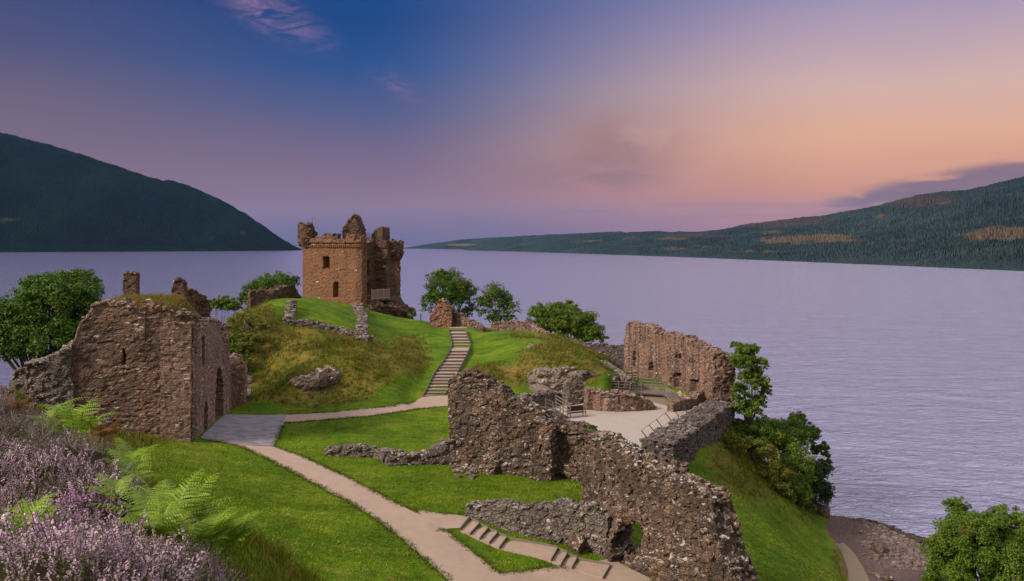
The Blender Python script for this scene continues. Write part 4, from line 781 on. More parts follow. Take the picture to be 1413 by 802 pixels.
q_ = [((648.8, 714.4), (635, 729.3)), ((661.6, 721.8), (648.8, 735.6)), ((673.7, 728.2), (662.2, 742)), ((686.6, 734.6), (675.4, 747.7)), ((699.4, 741), (689.2, 754.8)), ((769.9, 755.8), (760.7, 771.7)), ((783, 763.2), (774, 778.7)), ((796.4, 769.6), (789, 783.4)), ((842, 780), (832, 797))]
zz_ = [15.06, 14.91, 14.75, 14.59, 14.43, 14.27, 14.12, 13.97, 13.82]
lines = []
for (a, b), z in zip(q_, zz_): lines.append((W(*a, z), W(*b, z), z))
steps(st, lines, M_GRAVEL, M_RISER)
bd = MB()
for i in range(len(lines) - 1):
    p, q = lines[i][0], lines[i + 1][0]; bd.bar((p[0], p[1], p[2] - .1), (q[0], q[1], q[2] - .02), 0.06, 0.26)
under(bd.build("side_board", M_TIMBER), st)

# ------------------------------------------------------------------ timber work in the courtyard
def railed(root, p0, p1, h=1.05, n=3, rails=(0.35, 0.7, 1.05), post=0.12):
    p0, p1 = np.array(p0, float), np.array(p1, float)
    for k in range(n):
        p = p0 + (p1 - p0) * k / (n - 1); b = MB(); b.bar(p - (0, 0, .35), p + (0, 0, h + .06), post, post); under(b.build("post", M_TIMBER), root)
    for r_ in rails:
        b = MB(); b.bar(p0 + (0, 0, r_), p1 + (0, 0, r_), 0.06, 0.13); under(b.build("rail", M_TIMBER), root)
ts = thing("timber_stairs", "weathered grey timber stairs with railings coming down to the gravel courtyard by the bench", "stairs", (5.5, 101, 14.5))
a0, a1, b0, b1 = np.array(W(753, 571, 15.25)), np.array(W(773, 579, 14.55)), np.array(W(767, 565.5, 15.25)), np.array(W(787, 577.5, 14.55))
railed(ts, a0, a1, 1.65, 3, (0.45, 0.85, 1.25, 1.62)); railed(ts, b0, b1, 1.65, 3, (0.45, 0.85, 1.25, 1.62))
for k in range(9):
    f = (k + .5) / 9; p, q = a0 * (1 - f) + a1 * f, b0 * (1 - f) + b1 * f; t_ = MB(); t_.bar(p, q, 0.32, 0.06); under(t_.build("tread", M_TIMBER), ts)
wk = thing("boardwalk", "weathered grey timber boardwalk with rails and a ramp below the tall hall wall", "boardwalk", (15, 112, 15))
def deck(p, q, wv, n):
    p, q, wv = np.array(p, float), np.array(q, float), np.array(wv, float); d = MB()
    for k in range(n):
        f = (k + .5) / n; c = p + (q - p) * f; d.bar(c, c + wv, 0.98 * np.linalg.norm(q - p) / n, 0.06, cham=0.05)
    d.bar(p - (0, 0, .15), q - (0, 0, .15), .08, .2); d.bar(p + wv - (0, 0, .15), q + wv - (0, 0, .15), .08, .2)
    under(d.build("deck", M_TIMBER), wk)
pa, pb_, pc = np.array(D(885, 540, 113.5)), np.array(D(917, 543, 112.5)), np.array(D(937, 561, 106.0)); pa[2] = pb_[2] = 15.25; pc[2] = 14.55
pz, py_ = np.array(D(838, 533, 112.5)), np.array(D(870, 527, 117.0)); pz[2] = 15.7; py_[2] = 15.7
deck(pa, pb_, (0.25, 1.5, 0), 8); deck(pb_, pc, (1.3, 0.5, 0), 12); deck(pz, pa, (0.3, 1.4, 0), 12)
up_ = np.array((0, 0, 0.06))
railed(wk, pa + (0.25, 1.5, 0), pb_ + (0.25, 1.5, 0), 1.1, 3); railed(wk, pb_, pc, 1.1, 3); railed(wk, pz, pa, 1.1, 4)
railed(wk, py_ + (1.2, 1.6, .2), pa + (-.4, 1.7, 0), 1.15, 3); railed(wk, pz + (-1, 1.5, 0.3), py_ + (1.2, 1.6, .2), 1.1, 4)
for p in (pa, pb_): b = MB(); b.bar(p - (0, 0, 1.2), p, .14, .14); under(b.build("post", M_TIMBER), wk)

bn = thing("bench", "dark red brown slatted wooden bench at the foot of the timber stairs", "bench", tuple(D(797, 576, 99.6)))
O = np.array(D(787, 577, 99.4)); O[2] = 14.55; ax = np.array((0.90, 0.43, 0)); ay = np.array((-0.43, 0.90, 0)); az_ = np.array((0, 0, 1.0))
def bp(x, y, z): return O + (ax * x + ay * y + az_ * z) * 1.18
# the bench faces across the courtyard: seat runs along ax, back rest on its far side
Lb = 1.75
s_ = MB()
for k in range(5): s_.bar(bp(0, 0.06 + k * 0.115, .46), bp(Lb, 0.06 + k * 0.115, .46), 0.13, 0.04)
under(s_.build("seat", M_BENCH), bn)
s_ = MB(); s_.bar(bp(0, .62, 1.0), bp(Lb, .62, 1.0), .06, .11); s_.bar(bp(0, .60, .56), bp(Lb, .60, .56), .05, .08)
for k in range(13): x = 0.08 + k * (Lb - .16) / 12; s_.bar(bp(x, .60, .56), bp(x, .62, .97), .145, .03, (0.43, -.9, 0))
under(s_.build("backrest", M_BENCH), bn)
for x in (0.03, Lb - .03):
    for y, h in ((0.05, .66), (.6, 1.03)): s_ = MB(); s_.bar(bp(x, y, -.06), bp(x, y, h), .075, .075); under(s_.build("leg", M_BENCH), bn)
    s_ = MB(); s_.bar(bp(x, 0.0, .68), bp(x, .62, .68), .085, .045); under(s_.build("armrest", M_BENCH), bn)

# cranked iron railing leaning along the top of the retaining wall
ir = thing("iron_railing", "thin cranked dark iron railing along the courtyard edge behind the dark purple grey wall", "railing", (15, 90, 14.5))
tip = []
for (px, py) in ((894, 620), (904, 611), (914, 603), (926, 593), (936, 586), (947, 578)):
    p = np.array(W(px, py, 14.5)); a = MB(); k1 = p + (0.0, 0, 1.0); k2 = k1 + (-0.6, 0.1, 0.75); a.tube([p - (0, 0, .1), p + (0, 0, .5), k1, k1 * .5 + k2 * .5, k2], .05, 6); under(a.build("post", M_IRON), ir); tip.append((k1, k2))
for j in (0, 1):
    a = MB(); a.tube([t_[j] for t_ in tip], .022, 5); under(a.build("wire", M_IRON), ir)
po = MB(); p = G(580.5, 445, 120); po.bar(p - (0, 0, .3), p + (0, 0, 1.35), .22, .2); po.bar(p + (0, 0, 1.30), p + (0, 0, 1.42), .26, .24)
tag(po.build("marker_post", M_RISER), "short dark post standing on the grass edge just left of the orange red stub", "post")

# ------------------------------------------------------------------ foliage
def leaf_mat(name, dark, light, trans=0.25):
    m, t = material(name); a = t.n("ShaderNodeVertexColor", layer_name="tint"); s = t.n("ShaderNodeSeparateColor"); t.l(a.outputs[0], s.inputs[0])
    P = t.n("ShaderNodeTexCoord").outputs["Object"]
    f = t.m("ADD", t.m("MULTIPLY", s.outputs[0], 0.75), t.m("MULTIPLY", t.noise(P, 0.7, 3), 0.3)); c = t.mix(f, (*dark, 1), (*light, 1))
    c = t.mix(t.m("MULTIPLY", s.outputs[1], 0.6), c, (0.19, 0.14, 0.015, 1))
    finish(t, c, 0.6, spec=0.25, trans=trans); return m
L_TREE = leaf_mat("broad_leaf_green", (0.022, 0.062, 0.006), (0.085, 0.165, 0.013))
L_DARK = leaf_mat("dark_evergreen", (0.010, 0.026, 0.008), (0.035, 0.065, 0.012), 0.12)
L_BUSH = leaf_mat("bright_bush_green", (0.030, 0.072, 0.004), (0.112, 0.180, 0.012))
L_YEL = leaf_mat("yellow_green_leaf", (0.060, 0.090, 0.010), (0.16, 0.18, 0.02))
def leaves(blobs, n, size, rng, yellow=0.06, shell=(0.45, 1.02), clump=0.26, flat=0.75, nz=0.0):
    vol = np.array([b[3] * b[4] * b[5] for b in blobs]) ** 0.75; cnt = (n * vol / vol.sum()).astype(int); V = []; T = []
    for b, k in zip(blobs, cnt):
        c, r = np.array(b[:3]), np.array(b[3:6]); nc = max(10, int(85 * (r.prod() ** (1 / 3)) / 2.0)); d = rng.normal(size=(nc, 3)); d /= np.linalg.norm(d, axis=1)[:, None]
        d[:, 2] = np.where(d[:, 2] < -0.55, -d[:, 2] * 0.6, d[:, 2]); cc = c + d * r * rng.uniform(*shell, (nc, 1)); cs = r.min() * clump * rng.uniform(0.4, 1.4, nc); ct = rng.uniform(0, 1, nc); cy = (rng.uniform(0, 1, nc) < yellow * 2) * rng.uniform(.2, 1, nc)
        w_ = cs ** 2; ch = rng.choice(nc, k, p=w_ / w_.sum()); e = rng.normal(size=(k, 3)); e /= np.linalg.norm(e, axis=1)[:, None]; rr = rng.uniform(0, 1, k) ** 0.45
        p = cc[ch] + e * rr[:, None] * cs[ch][:, None] * (1, 1, flat)
        nrm = e * 0.7 + rng.normal(size=(k, 3)) * 0.6 + (0, 0, 0.45); nrm /= np.linalg.norm(nrm, axis=1)[:, None]
        x = np.cross(nrm, rng.normal(size=(k, 3))); x /= np.linalg.norm(x, axis=1)[:, None]; y = np.cross(nrm, x); s = (size * rng.uniform(0.6, 1.35, k))[:, None]
        V.append(np.stack([p - x * s * 0.62, p - y * s * 0.36 + nrm * s * .08, p + x * s * 0.62, p + y * s * 0.36 + nrm * s * .08], 1).reshape(-1, 3))
        t_ = np.stack([np.clip(0.3 + 0.45 * ct[ch] + rng.normal(0, .16, k), 0, 1), np.clip(cy[ch], 0, 1), np.zeros(k)], 1); T.append(np.repeat(t_, 4, 0))
    V = np.concatenate(V); T = np.concatenate(T); return V, np.arange(len(V)).reshape(-1, 4), T
def tree(name, label, cat, base, blobs, n, size, mat, seed, trunk=0.3, group=None, limbs=3, **kw):
    rng = np.random.default_rng(seed); base = np.array(base, float); o = thing(name, label, cat, tuple(base), group)
    mb = MB(); zmin = min(b[2] - b[5] * 0.5 for b in blobs); ctr = np.mean([b[:3] for b in blobs], axis=0); fork = base * 0.45 + np.array((ctr[0], ctr[1], zmin)) * 0.55
    if fork[2] < base[2] + .4: fork[2] = base[2] + .4
    mb.tube([base - (0, 0, .5), base + (fork - base) * .4 + rng.normal(0, .08, 3), fork], (trunk, trunk * .82, trunk * .65), 9)
    for b in blobs:
        for k in range(limbs):
            c = np.array(b[:3]); r = np.array(b[3:6]); d = rng.normal(size=3); d[2] = abs(d[2]) * .8; d /= np.linalg.norm(d); e = c + d * r * 0.85
            m1 = fork * .5 + c * .5 + rng.normal(0, .25, 3) * r * .5; m2 = c * .6 + e * .4 + rng.normal(0, .12, 3) * r
            mb.tube([fork, m1, m2, e], (trunk * .45, trunk * .3, trunk * .17, trunk * .05), 6)
            for q in range(2):
                d2 = rng.normal(size=3); d2 /= np.linalg.norm(d2); mb.tube([m2, m2 + d2 * r * .3, m2 + d2 * r * .55 + (0, 0, .1)], (trunk * .12, trunk * .07, trunk * .03), 5)
    under(mb.build("trunk", M_BARK, smooth=True), o)
    V, Q, T = leaves(blobs, int(n * 1.6), size * .78, rng, **kw); under(mk("crown", V, [Q], mat, col=T), o); return o
def PB(px, py, Y, rpx, rpy, ry=None):
    """crown lobe from its centre and half sizes in the photo, at its distance"""
    x, y, z = D(px, py, Y); k = Y / F; return (x, y, z, rpx * k, (ry or rpx * k), rpy * k)
gb = lambda x, y: (x, y, float(ground(x, y)))
tree("broadleaf_tree", "big round dark green tree behind the left rubble bank, at the photo's left edge", "tree", gb(-54, 104), [PB(85, 415, 103, 52, 40), PB(105, 400, 105, 34, 28), PB(35, 440, 102, 40, 42), PB(10, 470, 101, 34, 46), PB(70, 460, 102, 55, 36), PB(122, 430, 104, 22, 32), PB(-20, 450, 101, 30, 40), PB(60, 400, 104, 36, 26), PB(30, 480, 101, 36, 30)], 44000, 0.34, L_TREE, 101, 0.45, clump=0.30, yellow=.02)
tree("broadleaf_tree", "half hidden green tree between the gatehouse and the broken brown knoll wall, taller one", "tree", gb(-43, 168), [PB(378, 395, 168, 34, 20), PB(352, 405, 166, 22, 16), PB(396, 390, 169, 18, 14), PB(340, 415, 166, 14, 10)], 9000, 0.34, L_TREE, 102, 0.3, yellow=.03)
tree("bush", "low rounded green bush showing just over the knoll edge beside the gatehouse", "bush", gb(-50, 150), [PB(309, 420, 150, 20, 12), PB(296, 424, 150, 14, 8), PB(322, 424, 150, 12, 8)], 3500, 0.32, L_BUSH, 103, 0.15)
tree("ash_tree", "airy green tree rising behind the orange red stub", "tree", gb(-9.5, 163), [PB(617, 398, 163, 34, 26), PB(632, 412, 163, 26, 22), PB(600, 420, 162, 20, 18), PB(640, 400, 164, 18, 16), PB(612, 382, 163, 18, 12), PB(645, 432, 163, 12, 12)], 11000, 0.34, L_TREE, 104, 0.26, clump=.24)
tree("ash_tree", "slender open tree with gaps in its crown, second right of the tower", "tree", gb(-2.8, 161), [PB(682, 412, 161, 22, 22), PB(700, 425, 161, 18, 16), PB(668, 425, 161, 13, 20), PB(690, 440, 160, 24, 10)], 6000, 0.32, L_TREE, 105, 0.2, clump=.25)
tree("bush", "large rounded bush with a brighter green right half behind the right mound", "bush", gb(11, 150), [PB(762, 440, 150, 32, 22), PB(795, 448, 149, 36, 24), PB(812, 458, 148, 24, 18), PB(780, 430, 151, 24, 14), PB(745, 432, 151, 14, 14), PB(820, 466, 147, 18, 10), PB(770, 455, 148, 36, 14)], 24000, 0.32, L_BUSH, 106, 0.2, yellow=.08)
tree("rowan_tree", "thin tall sapling with sparse leaves rising against the water beside the hall wall end", "tree", gb(27.5, 104), [PB(1025, 500, 104, 20, 22), PB(1040, 525, 104, 20, 26), PB(1020, 545, 103, 14, 24), PB(1048, 555, 104, 12, 16), PB(1036, 484, 105, 14, 12), PB(1015, 476, 105, 9, 6), PB(1050, 505, 104, 12, 12), PB(1056, 540, 104, 10, 14), PB(1030, 565, 103, 22, 16)], 9000, 0.30, L_BUSH, 107, 0.13, clump=.24, yellow=.05)
tree("rowan_tree", "small feathery tree standing up behind the dense bushes on the loch side bank", "tree", gb(35, 112), [PB(1100, 582, 112, 14, 16), PB(1118, 600, 112, 18, 16), PB(1132, 622, 112, 16, 12), PB(1090, 600, 111, 12, 20), PB(1138, 640, 111, 10, 8)], 4600, 0.30, L_TREE, 108, 0.12, clump=.25)
tree("bush", "dense bright green bush mass below the purple grey wall, farthest up the bank", "bush", gb(29, 108), [PB(1040, 600, 105, 42, 26), PB(1075, 618, 106, 36, 30), PB(1015, 592, 103, 26, 16), PB(1060, 590, 107, 30, 16), PB(1090, 600, 107, 30, 22), PB(1000, 600, 101, 22, 12)], 20000, 0.26, L_BUSH, 109, 0.15, clump=.3)
tree("bush", "yellowish green bush in the middle of the loch side bank", "bush", gb(27.5, 98), [PB(1050, 632, 99, 26, 22), PB(1062, 655, 98, 26, 24), PB(1035, 615, 99, 18, 12), PB(1012, 612, 97, 22, 14), PB(1075, 675, 97, 18, 16)], 12000, 0.24, L_YEL, 110, 0.12, clump=.3, yellow=.2)
tree("bush", "rich green bush low on the loch side bank, beside the dark evergreen", "bush", gb(31.5, 101), [PB(1095, 650, 102, 26, 34), PB(1098, 685, 100, 22, 24), PB(1080, 670, 99, 24, 24)], 9500, 0.24, L_BUSH, 111, 0.12, clump=.3)
tree("yew_bush", "very dark pointed evergreen bush at the water's edge above the beach", "bush", gb(34.5, 106), [PB(1118, 660, 106, 24, 30), PB(1128, 680, 105, 20, 26), PB(1112, 695, 104, 18, 16), PB(1134, 650, 106, 16, 10)], 11000, 0.26, L_DARK, 112, 0.15, clump=.3)
tree("broadleaf_tree", "bushy bright green tree filling the lower right corner in front of the beach", "tree", gb(31, 60), [PB(1340, 730, 60, 42, 34), PB(1320, 700, 61, 18, 16), PB(1390, 725, 60, 40, 24), PB(1300, 762, 59, 26, 30), PB(1360, 775, 58, 60, 36), PB(1420, 760, 59, 40, 50), PB(1310, 800, 58, 36, 30), PB(1345, 745, 58, 40, 34), PB(1400, 790, 57, 40, 40)], 60000, 0.15, L_BUSH, 113, 0.25, clump=.28, yellow=.04)
tree("bush", "scrubby olive bush on the shaded left shoulder of the knoll above the gatehouse", "bush", G(335, 448, 100), [PB(335, 444, 121, 24, 13), PB(358, 450, 120, 18, 8), PB(325, 458, 119, 16, 16), PB(348, 466, 117, 24, 9), PB(336, 478, 116, 20, 10)], 9000, 0.20, L_YEL, 114, 0.1, yellow=.15, clump=.35)
tree("bush", "green thicket hugging the knoll foot close behind the gatehouse buttress", "bush", G(326, 490, 100), [PB(322, 480, 117, 14, 20), PB(333, 500, 114, 16, 18)], 3500, 0.26, L_BUSH, 115, 0.1, yellow=.15)
# little plants
def weed(px, py, Y, h, seed, name, label):
    rng = np.random.default_rng(seed); x, y, z = D(px, py, Y); o = thing(name, label, "plant", (x, y, z)); mb = MB()
    for k in range(5): d = rng.normal(0, .25, 2) * h; mb.tube([(x, y, z - .2), (x + d[0] * .5, y + d[1] * .5, z + h * .5), (x + d[0], y + d[1], z + h * .9)], (.03, .02, .01), 5)
    under(mb.build("stem", M_BARK), o); V, Q, T = leaves([(x, y, z + h * .65, h * .5, h * .5, h * .45)], 260, h * .22, rng); under(mk("crown", V, [Q], L_BUSH, col=T), o)
weed(818, 600, 67.5, 0.75, 7, "weed", "small leafy weed sprouting from the top of the high jagged wall")
weed(568, 442, 158, 1.5, 8, "weed", "leafy shrub sprig poking over the turf edge right of the tower")

# ------------------------------------------------------------------ long grass
m, t = material("long_grass"); a = t.n("ShaderNodeVertexColor", layer_name="tint"); finish(t, a.outputs[0], 0.8, spec=0.1, trans=0.3); M_GRASS = m
def blades(pts, h, width, rng, cols, per=5, lean=0.35):
    n = len(pts) * per; p = np.repeat(pts, per, 0) + np.concatenate([rng.normal(0, .10, (n, 2)), np.zeros((n, 1))], 1); hh = np.repeat(h, per) * rng.uniform(.55, 1.25, n)
    a = rng.uniform(0, 6.28, n); d = np.stack([np.cos(a), np.sin(a), 0 * a], 1); b = rng.normal(0, lean, (n, 2)); tip = p + np.stack([b[:, 0] * hh, b[:, 1] * hh, hh], 1); mid = p * .5 + tip * .5 + np.stack([-b[:, 0] * hh * .15, -b[:, 1] * hh * .15, 0 * hh], 1)
    w_ = (width * rng.uniform(.7, 1.3, n))[:, None]; V = np.stack([p - d * w_, p + d * w_, mid + d * w_ * .7, mid - d * w_ * .7, tip], 1).reshape(-1, 3); i = np.arange(n)[:, None] * 5
    ci = np.repeat(rng.integers(0, len(cols), len(pts)), per); c = np.array(cols)[ci] * rng.uniform(.7, 1.25, (n, 1)); c = np.repeat(c, 5, 0)
    return V, i + np.array([[0, 1, 2, 3]]), i + np.array([[3, 2, 4]]), c
GC = [(0.085, 0.11, 0.010), (0.13, 0.14, 0.016), (0.19, 0.15, 0.035), (0.15, 0.095, 0.03), (0.06, 0.10, 0.008), (0.09, 0.13, 0.01)]
GGREEN = [(0.075, 0.125, 0.010), (0.11, 0.155, 0.012), (0.055, 0.105, 0.008), (0.16, 0.16, 0.02)]
rng = np.random.default_rng(40)
cand = np.stack([rng.uniform(-60, 45, 420000), rng.uniform(55, 160, 420000)], 1); cx_, cy_ = cand.T; cz_ = ground(cx_, cy_)
gi = np.clip(((cx_ - GX0) / GS).astype(int), 0, len(gx) - 1); gj = np.clip(((cy_ - GY0) / GS).astype(int), 0, len(gy) - 1)
pr = ROUGH[gj, gi]; rk = ROCKM[gj, gi]; cl = vn(np.stack([cx_ * .5, cy_ * .5, 0 * cx_], 1), 3)
gx_pix = CX + cx_ / cy_ * F
keep = (rng.uniform(0, 1, len(cx_)) < (pr - .25) * 0.8 * cl) & (rk < .7) & (cz_ > 2) & (gx_pix > -40) & (gx_pix < 1240) & ~((cx_ > 2) & (cx_ < 25) & (np.abs(cz_ - 14.5) < .2)) & (BEACH[gj, gi] < .3)
keep &= ~((cx_ > -41) & (cx_ < -28) & (cy_ > 79.5) & (cy_ < 102))
kp = np.stack([cx_, cy_, cz_ - .05], 1)[keep]; right = kp[:, 0] > 13
V1, q1, t1, c1_ = blades(kp[~right], rng.uniform(.25, .6, (~right).sum()), .035, rng, GC); V2, q2, t2_, c2_ = blades(kp[right], rng.uniform(.25, .55, right.sum()), .03, rng, GGREEN)
mk("long_grass", np.concatenate([V1, V2]), [np.concatenate([q1, q2 + len(V1)]), np.concatenate([t1, t2_ + len(V1)])], M_GRASS, col=np.concatenate([c1_, c2_]), kind="stuff")
# turf fringe breaking the path edges
EDG = []
for lst in ([(288, 607), (330, 616), (370, 634), (440, 671), (500, 705), (545, 738), (585, 772), (622, 802)], [(380, 618), (410, 628), (480, 660), (555, 700), (575, 705), (600, 709), (648, 713)], [(600, 735), (612, 732), (655, 765), (690, 793), (740, 786), (790, 784)], [(393, 573), (450, 570), (500, 566), (545, 561), (572, 554)], [(386, 584), (450, 580), (510, 575), (560, 568), (600, 562)], [(377, 617), (384, 602), (390, 588)]):
    hs = np.array([hit(*p) for p in lst]); sl = np.concatenate([[0], np.cumsum(np.linalg.norm(np.diff(hs[:, :2], axis=0), axis=1))]); uu_ = rng.uniform(0, sl[-1], int(sl[-1] * 26))
    EDG.append(np.stack([np.interp(uu_, sl, hs[:, 0]), np.interp(uu_, sl, hs[:, 1])], 1) + rng.normal(0, .13, (len(uu_), 2)))
EDG = np.concatenate(EDG); EDG = np.concatenate([EDG, ground(EDG[:, 0], EDG[:, 1])[:, None]], 1)
V, q, t_, c_ = blades(EDG, rng.uniform(.08, .2, len(EDG)), .025, rng, [(0.05, 0.09, 0.006), (0.085, 0.12, 0.01), (0.13, 0.13, 0.025)], 5, .6)
mk("turf_fringe_grass", V, [q, t_], M_GRASS, col=c_, kind="stuff")
# short turf on the lawns
PATHS = [[(288, 607), (330, 616), (370, 634), (440, 671), (500, 705), (545, 738), (585, 772), (622, 806), (690, 850), (900, 850), (905, 806), (845, 772), (800, 776), (698, 745), (649, 713), (600, 708), (575, 705), (555, 700), (480, 660), (410, 628), (380, 618), (352, 606)], [(393, 573), (450, 570), (500, 566), (545, 561), (584, 547), (625, 546), (652, 558), (600, 562), (560, 568), (510, 575), (450, 580), (386, 584)], [(270, 610), (290, 592), (311, 572), (395, 572), (377, 618)]]
lc = np.stack([rng.uniform(-34, 34, 330000), rng.uniform(22, 112, 330000)], 1); lz = ground(lc[:, 0], lc[:, 1]); lpx, lpy = topix(lc[:, 0], lc[:, 1], lz)
lk = (lpx > 130) & (lpx < 1180) & (lpy < 840) & (lz > 2.8) & (rng.uniform(0, 1, len(lpx)) < np.clip(90 / lc[:, 1] - .55, .1, 1)) & ~(np.abs(lz - 14.5) < .12) 
wedge = [(612, 729), (636, 733), (690, 757), (762, 773), (788, 785), (745, 790), (700, 795)]
ip = np.zeros(len(lpx), bool)
for p_ in PATHS: ip |= inpoly(lpx, lpy, p_)
lk &= ~ip | inpoly(lpx, lpy, wedge)
lp = np.concatenate([lc, lz[:, None] - .02], 1)[lk]; tone = fbm(np.stack([lp[:, 0] * .35, lp[:, 1] * .35, 0 * lp[:, 0]], 1), 31, 3)
V, q, t_, c_ = blades(lp, rng.uniform(.05, .13, len(lp)), .022, rng, [(0.050, 0.104, 0.003), (0.076, 0.136, 0.004), (0.112, 0.165, 0.006), (0.062, 0.118, 0.003), (0.16, 0.175, 0.02)], 4, .7)
c_ = c_ * np.repeat(.6 + 1.6 * tone, 20)[:, None]; worn = np.clip((fbm(np.stack([lp[:, 0] * .22, lp[:, 1] * .6, 0 * lp[:, 0] + 5], 1), 37, 4) - .54) * 9, 0, 1); c_ = c_ * (1 + np.repeat(worn, 20)[:, None] * np.array((.55, .16, 1.6)))
mk("lawn_grass", V, [q, t_], M_GRASS, col=c_, kind="stuff"); print("lawn tufts", len(lp))
# grass along the wall head of the gatehouse
rows = tv.reshape(ny_, nx_, 3)[:40, 1:-3].reshape(-1, 3); k = rng.integers(0, len(rows), 3600); pts = rows[k] + np.concatenate([rng.normal(0, .15, (3600, 2)), np.zeros((3600, 1))], 1)
V, q, t_, c_ = blades(pts, rng.uniform(.25, .8, 3600), .03, rng, [(0.20, 0.15, 0.03), (0.14, 0.13, 0.015), (0.10, 0.12, 0.012), (0.24, 0.18, 0.06)], 6); under(mk("grass_tufts", V, [q, t_], M_GRASS, col=c_, kind="stuff"), gh)

# ------------------------------------------------------------------ beach stones
rng = np.random.default_rng(12); mb = MB(); wet = MB(); S_WET = stone_mat("wet_weedy_stones", [(0.035, 0.028, 0.026), (0.055, 0.043, 0.04), (0.028, 0.026, 0.02)], 0.5, 1.0, mort_w=0.02, lichen=0.1, pale=0.02, moss=0.3, bump=0.05, dark=0.3)
for k in range(4200):
    px, py = rng.uniform(1118, 1300), rng.uniform(702, 790); x, y, z = W(px, py, 0.25); g = float(ground(x, y))
    if g > 1.15 or g < -0.3 or rng.uniform() < np.clip((g - .4) / .5, 0, .95): continue
    r_ = 0.07 + 0.24 * rng.uniform() ** 3; (wet if g < 0.28 else mb).rock((x, y, g + r_ * (.35 if g < .28 else .1)), (r_ * 1.3, r_, r_ * .6), rng)
mb.build("beach_stones", S_BEACH, kind="stuff"); wet.build("wet_shore_stones", S_WET, kind="stuff")
for (px, py, r3, lb) in ((1213, 760, (1.3, .7, .5), "long dark flat boulder lying alone on the bare sand of the beach"), (1222, 765, (0.8, .4, .3), None), (1136, 722, (1.2, .9, .9), "dark slanting boulder beside the yew at the top of the beach"), (1130, 716, (.9, .8, 1.3), None), (1203, 744, (.5, .35, .25), None), (1231, 740, (.6, .4, .3), None), (1215, 798, (1.0, .5, .35), "low dark rock on the sand near the bottom edge of the photo")):
    if lb is None: continue
    p = W(px, py, 0.8); g = float(ground(p[0], p[1])); mb = MB(); mb.rock((p[0], p[1], g + r3[2] * .3), r3, rng); tag(mb.build("boulder", S_ROCK if "slanting" in lb else S_RUIN), lb, "boulder")

# ------------------------------------------------------------------ heather bank in the foreground
def bank_right(y): return np.interp(y, [3, 6, 8, 9.5, 11, 12, 14, 16, 18.5], [-1.0, -1.95, -2.3, -2.8, -3.6, -4.75, -6.8, -9.0, -11.5])
rng = np.random.default_rng(60)
hxs = np.arange(-13.5, -0.8, 0.10); hys = np.arange(4.0, 17.6, 0.10); HX, HYY = np.meshgrid(hxs, hys)
def mound(x, y):
    p = np.stack([x * 1.5, y * 1.5, 0 * x + 2], 1); return 0.42 * np.clip(vn(p, 4) * 1.2 - .1, 0, 1) + 0.14 * fbm(p * 3.3, 6, 2)
edge_ = np.clip((bank_right(HYY) + 0.15 - HX) / 0.7, 0, 1)
HZ = ground(HX, HYY) - 0.12 + (mound(HX.ravel(), HYY.ravel()).reshape(HX.shape) + .12) * edge_ - (1 - edge_) * 0.4
i = np.arange(HX.size).reshape(HX.shape)
m, t = material("peaty_heath_soil"); P = t.n("ShaderNodeTexCoord").outputs["Object"]; nn = t.noise(P, 14, 5, .7); finish(t, t.mix(nn, (0.018, 0.013, 0.009, 1), (0.07, 0.055, 0.035, 1)), 1.0, nn, .8, .03, .05)
mk("heath_ground", np.stack([HX.ravel(), HYY.ravel(), HZ.ravel()], 1), [np.stack([i[:-1, :-1], i[:-1, 1:], i[1:, 1:], i[1:, :-1]], -1).reshape(-1, 4)], m, smooth=True, kind="structure")
m, t = material("heather"); a = t.n("ShaderNodeVertexColor", layer_name="tint"); finish(t, a.outputs[0], 0.75, spec=0.15, trans=0.15); M_HEATH = m
def sprig(rng, kind):
    """a heather shoot 1 unit tall: wiry stem, scale leaves low down, little bells above"""
    V = []; Q = []; Cc = []; n = 0
    bend = rng.normal(0, .16, 2)
    ax_ = lambda s: np.array((bend[0] * s * s, bend[1] * s * s, s))
    def quad(c, x, y, col):
        nonlocal n
        V.extend([c - x, c + y * .5, c + x, c - y * .5]); Q.append((n, n + 1, n + 2, n + 3)); Cc.extend([col] * 4); n += 4
    for s in np.linspace(0, .85, 5):
        a, b = ax_(s), ax_(s + .18); d = np.array((.010, .004, 0)); V.extend([a - d, a + d, b + d * .7, b - d * .7]); Q.append((n, n + 1, n + 2, n + 3)); Cc.extend([(0, 0, 0)] * 4); n += 4
    def ring(s0, s1, cnt, ln, wd, code, out):
        for k in range(cnt):
            s = rng.uniform(s0, s1); an = rng.uniform(0, 6.28); o = np.array((math.cos(an), math.sin(an), rng.uniform(-.2, .9))); o /= np.linalg.norm(o); c = ax_(s) + o * out * rng.uniform(.5, 1.2)
            y = np.cross(o, rng.normal(size=3)); y /= np.linalg.norm(y); quad(c, o * ln, y * wd, code)
    if kind == 0: ring(.15, .6, 12, .05, .03, (1, 0, 0), .04); ring(.45, 1.0, 26, .030, .052, (0, 1, 0), .045)
    elif kind == 1: ring(.1, 1.0, 24, .05, .028, (1, 0, 0), .045)
    else:
        for k in range(7):
            s = rng.uniform(.25, .7); a = ax_(s); e = a + np.array((*rng.normal(0, .18, 2), rng.uniform(.1, .4))); d = np.array((.008, .004, 0)); V.extend([a - d, a + d, e + d * .5, e - d * .5]); Q.append((n, n + 1, n + 2, n + 3)); Cc.extend([(0, 0, 1)] * 4); n += 4
        ring(.6, 1.05, 8, .03, .03, (0, 0, 1), .06)
    return np.array(V), np.array(Q), np.array(Cc, float)
N = 21000; yy = rng.uniform(4.6, 16.8, N * 2); xx = rng.uniform(-12.5, -1.2, N * 2)
ok = (xx < bank_right(yy) + .08) & (xx > -0.60 * yy - .7); xx, yy = xx[ok][:N], yy[ok][:N]
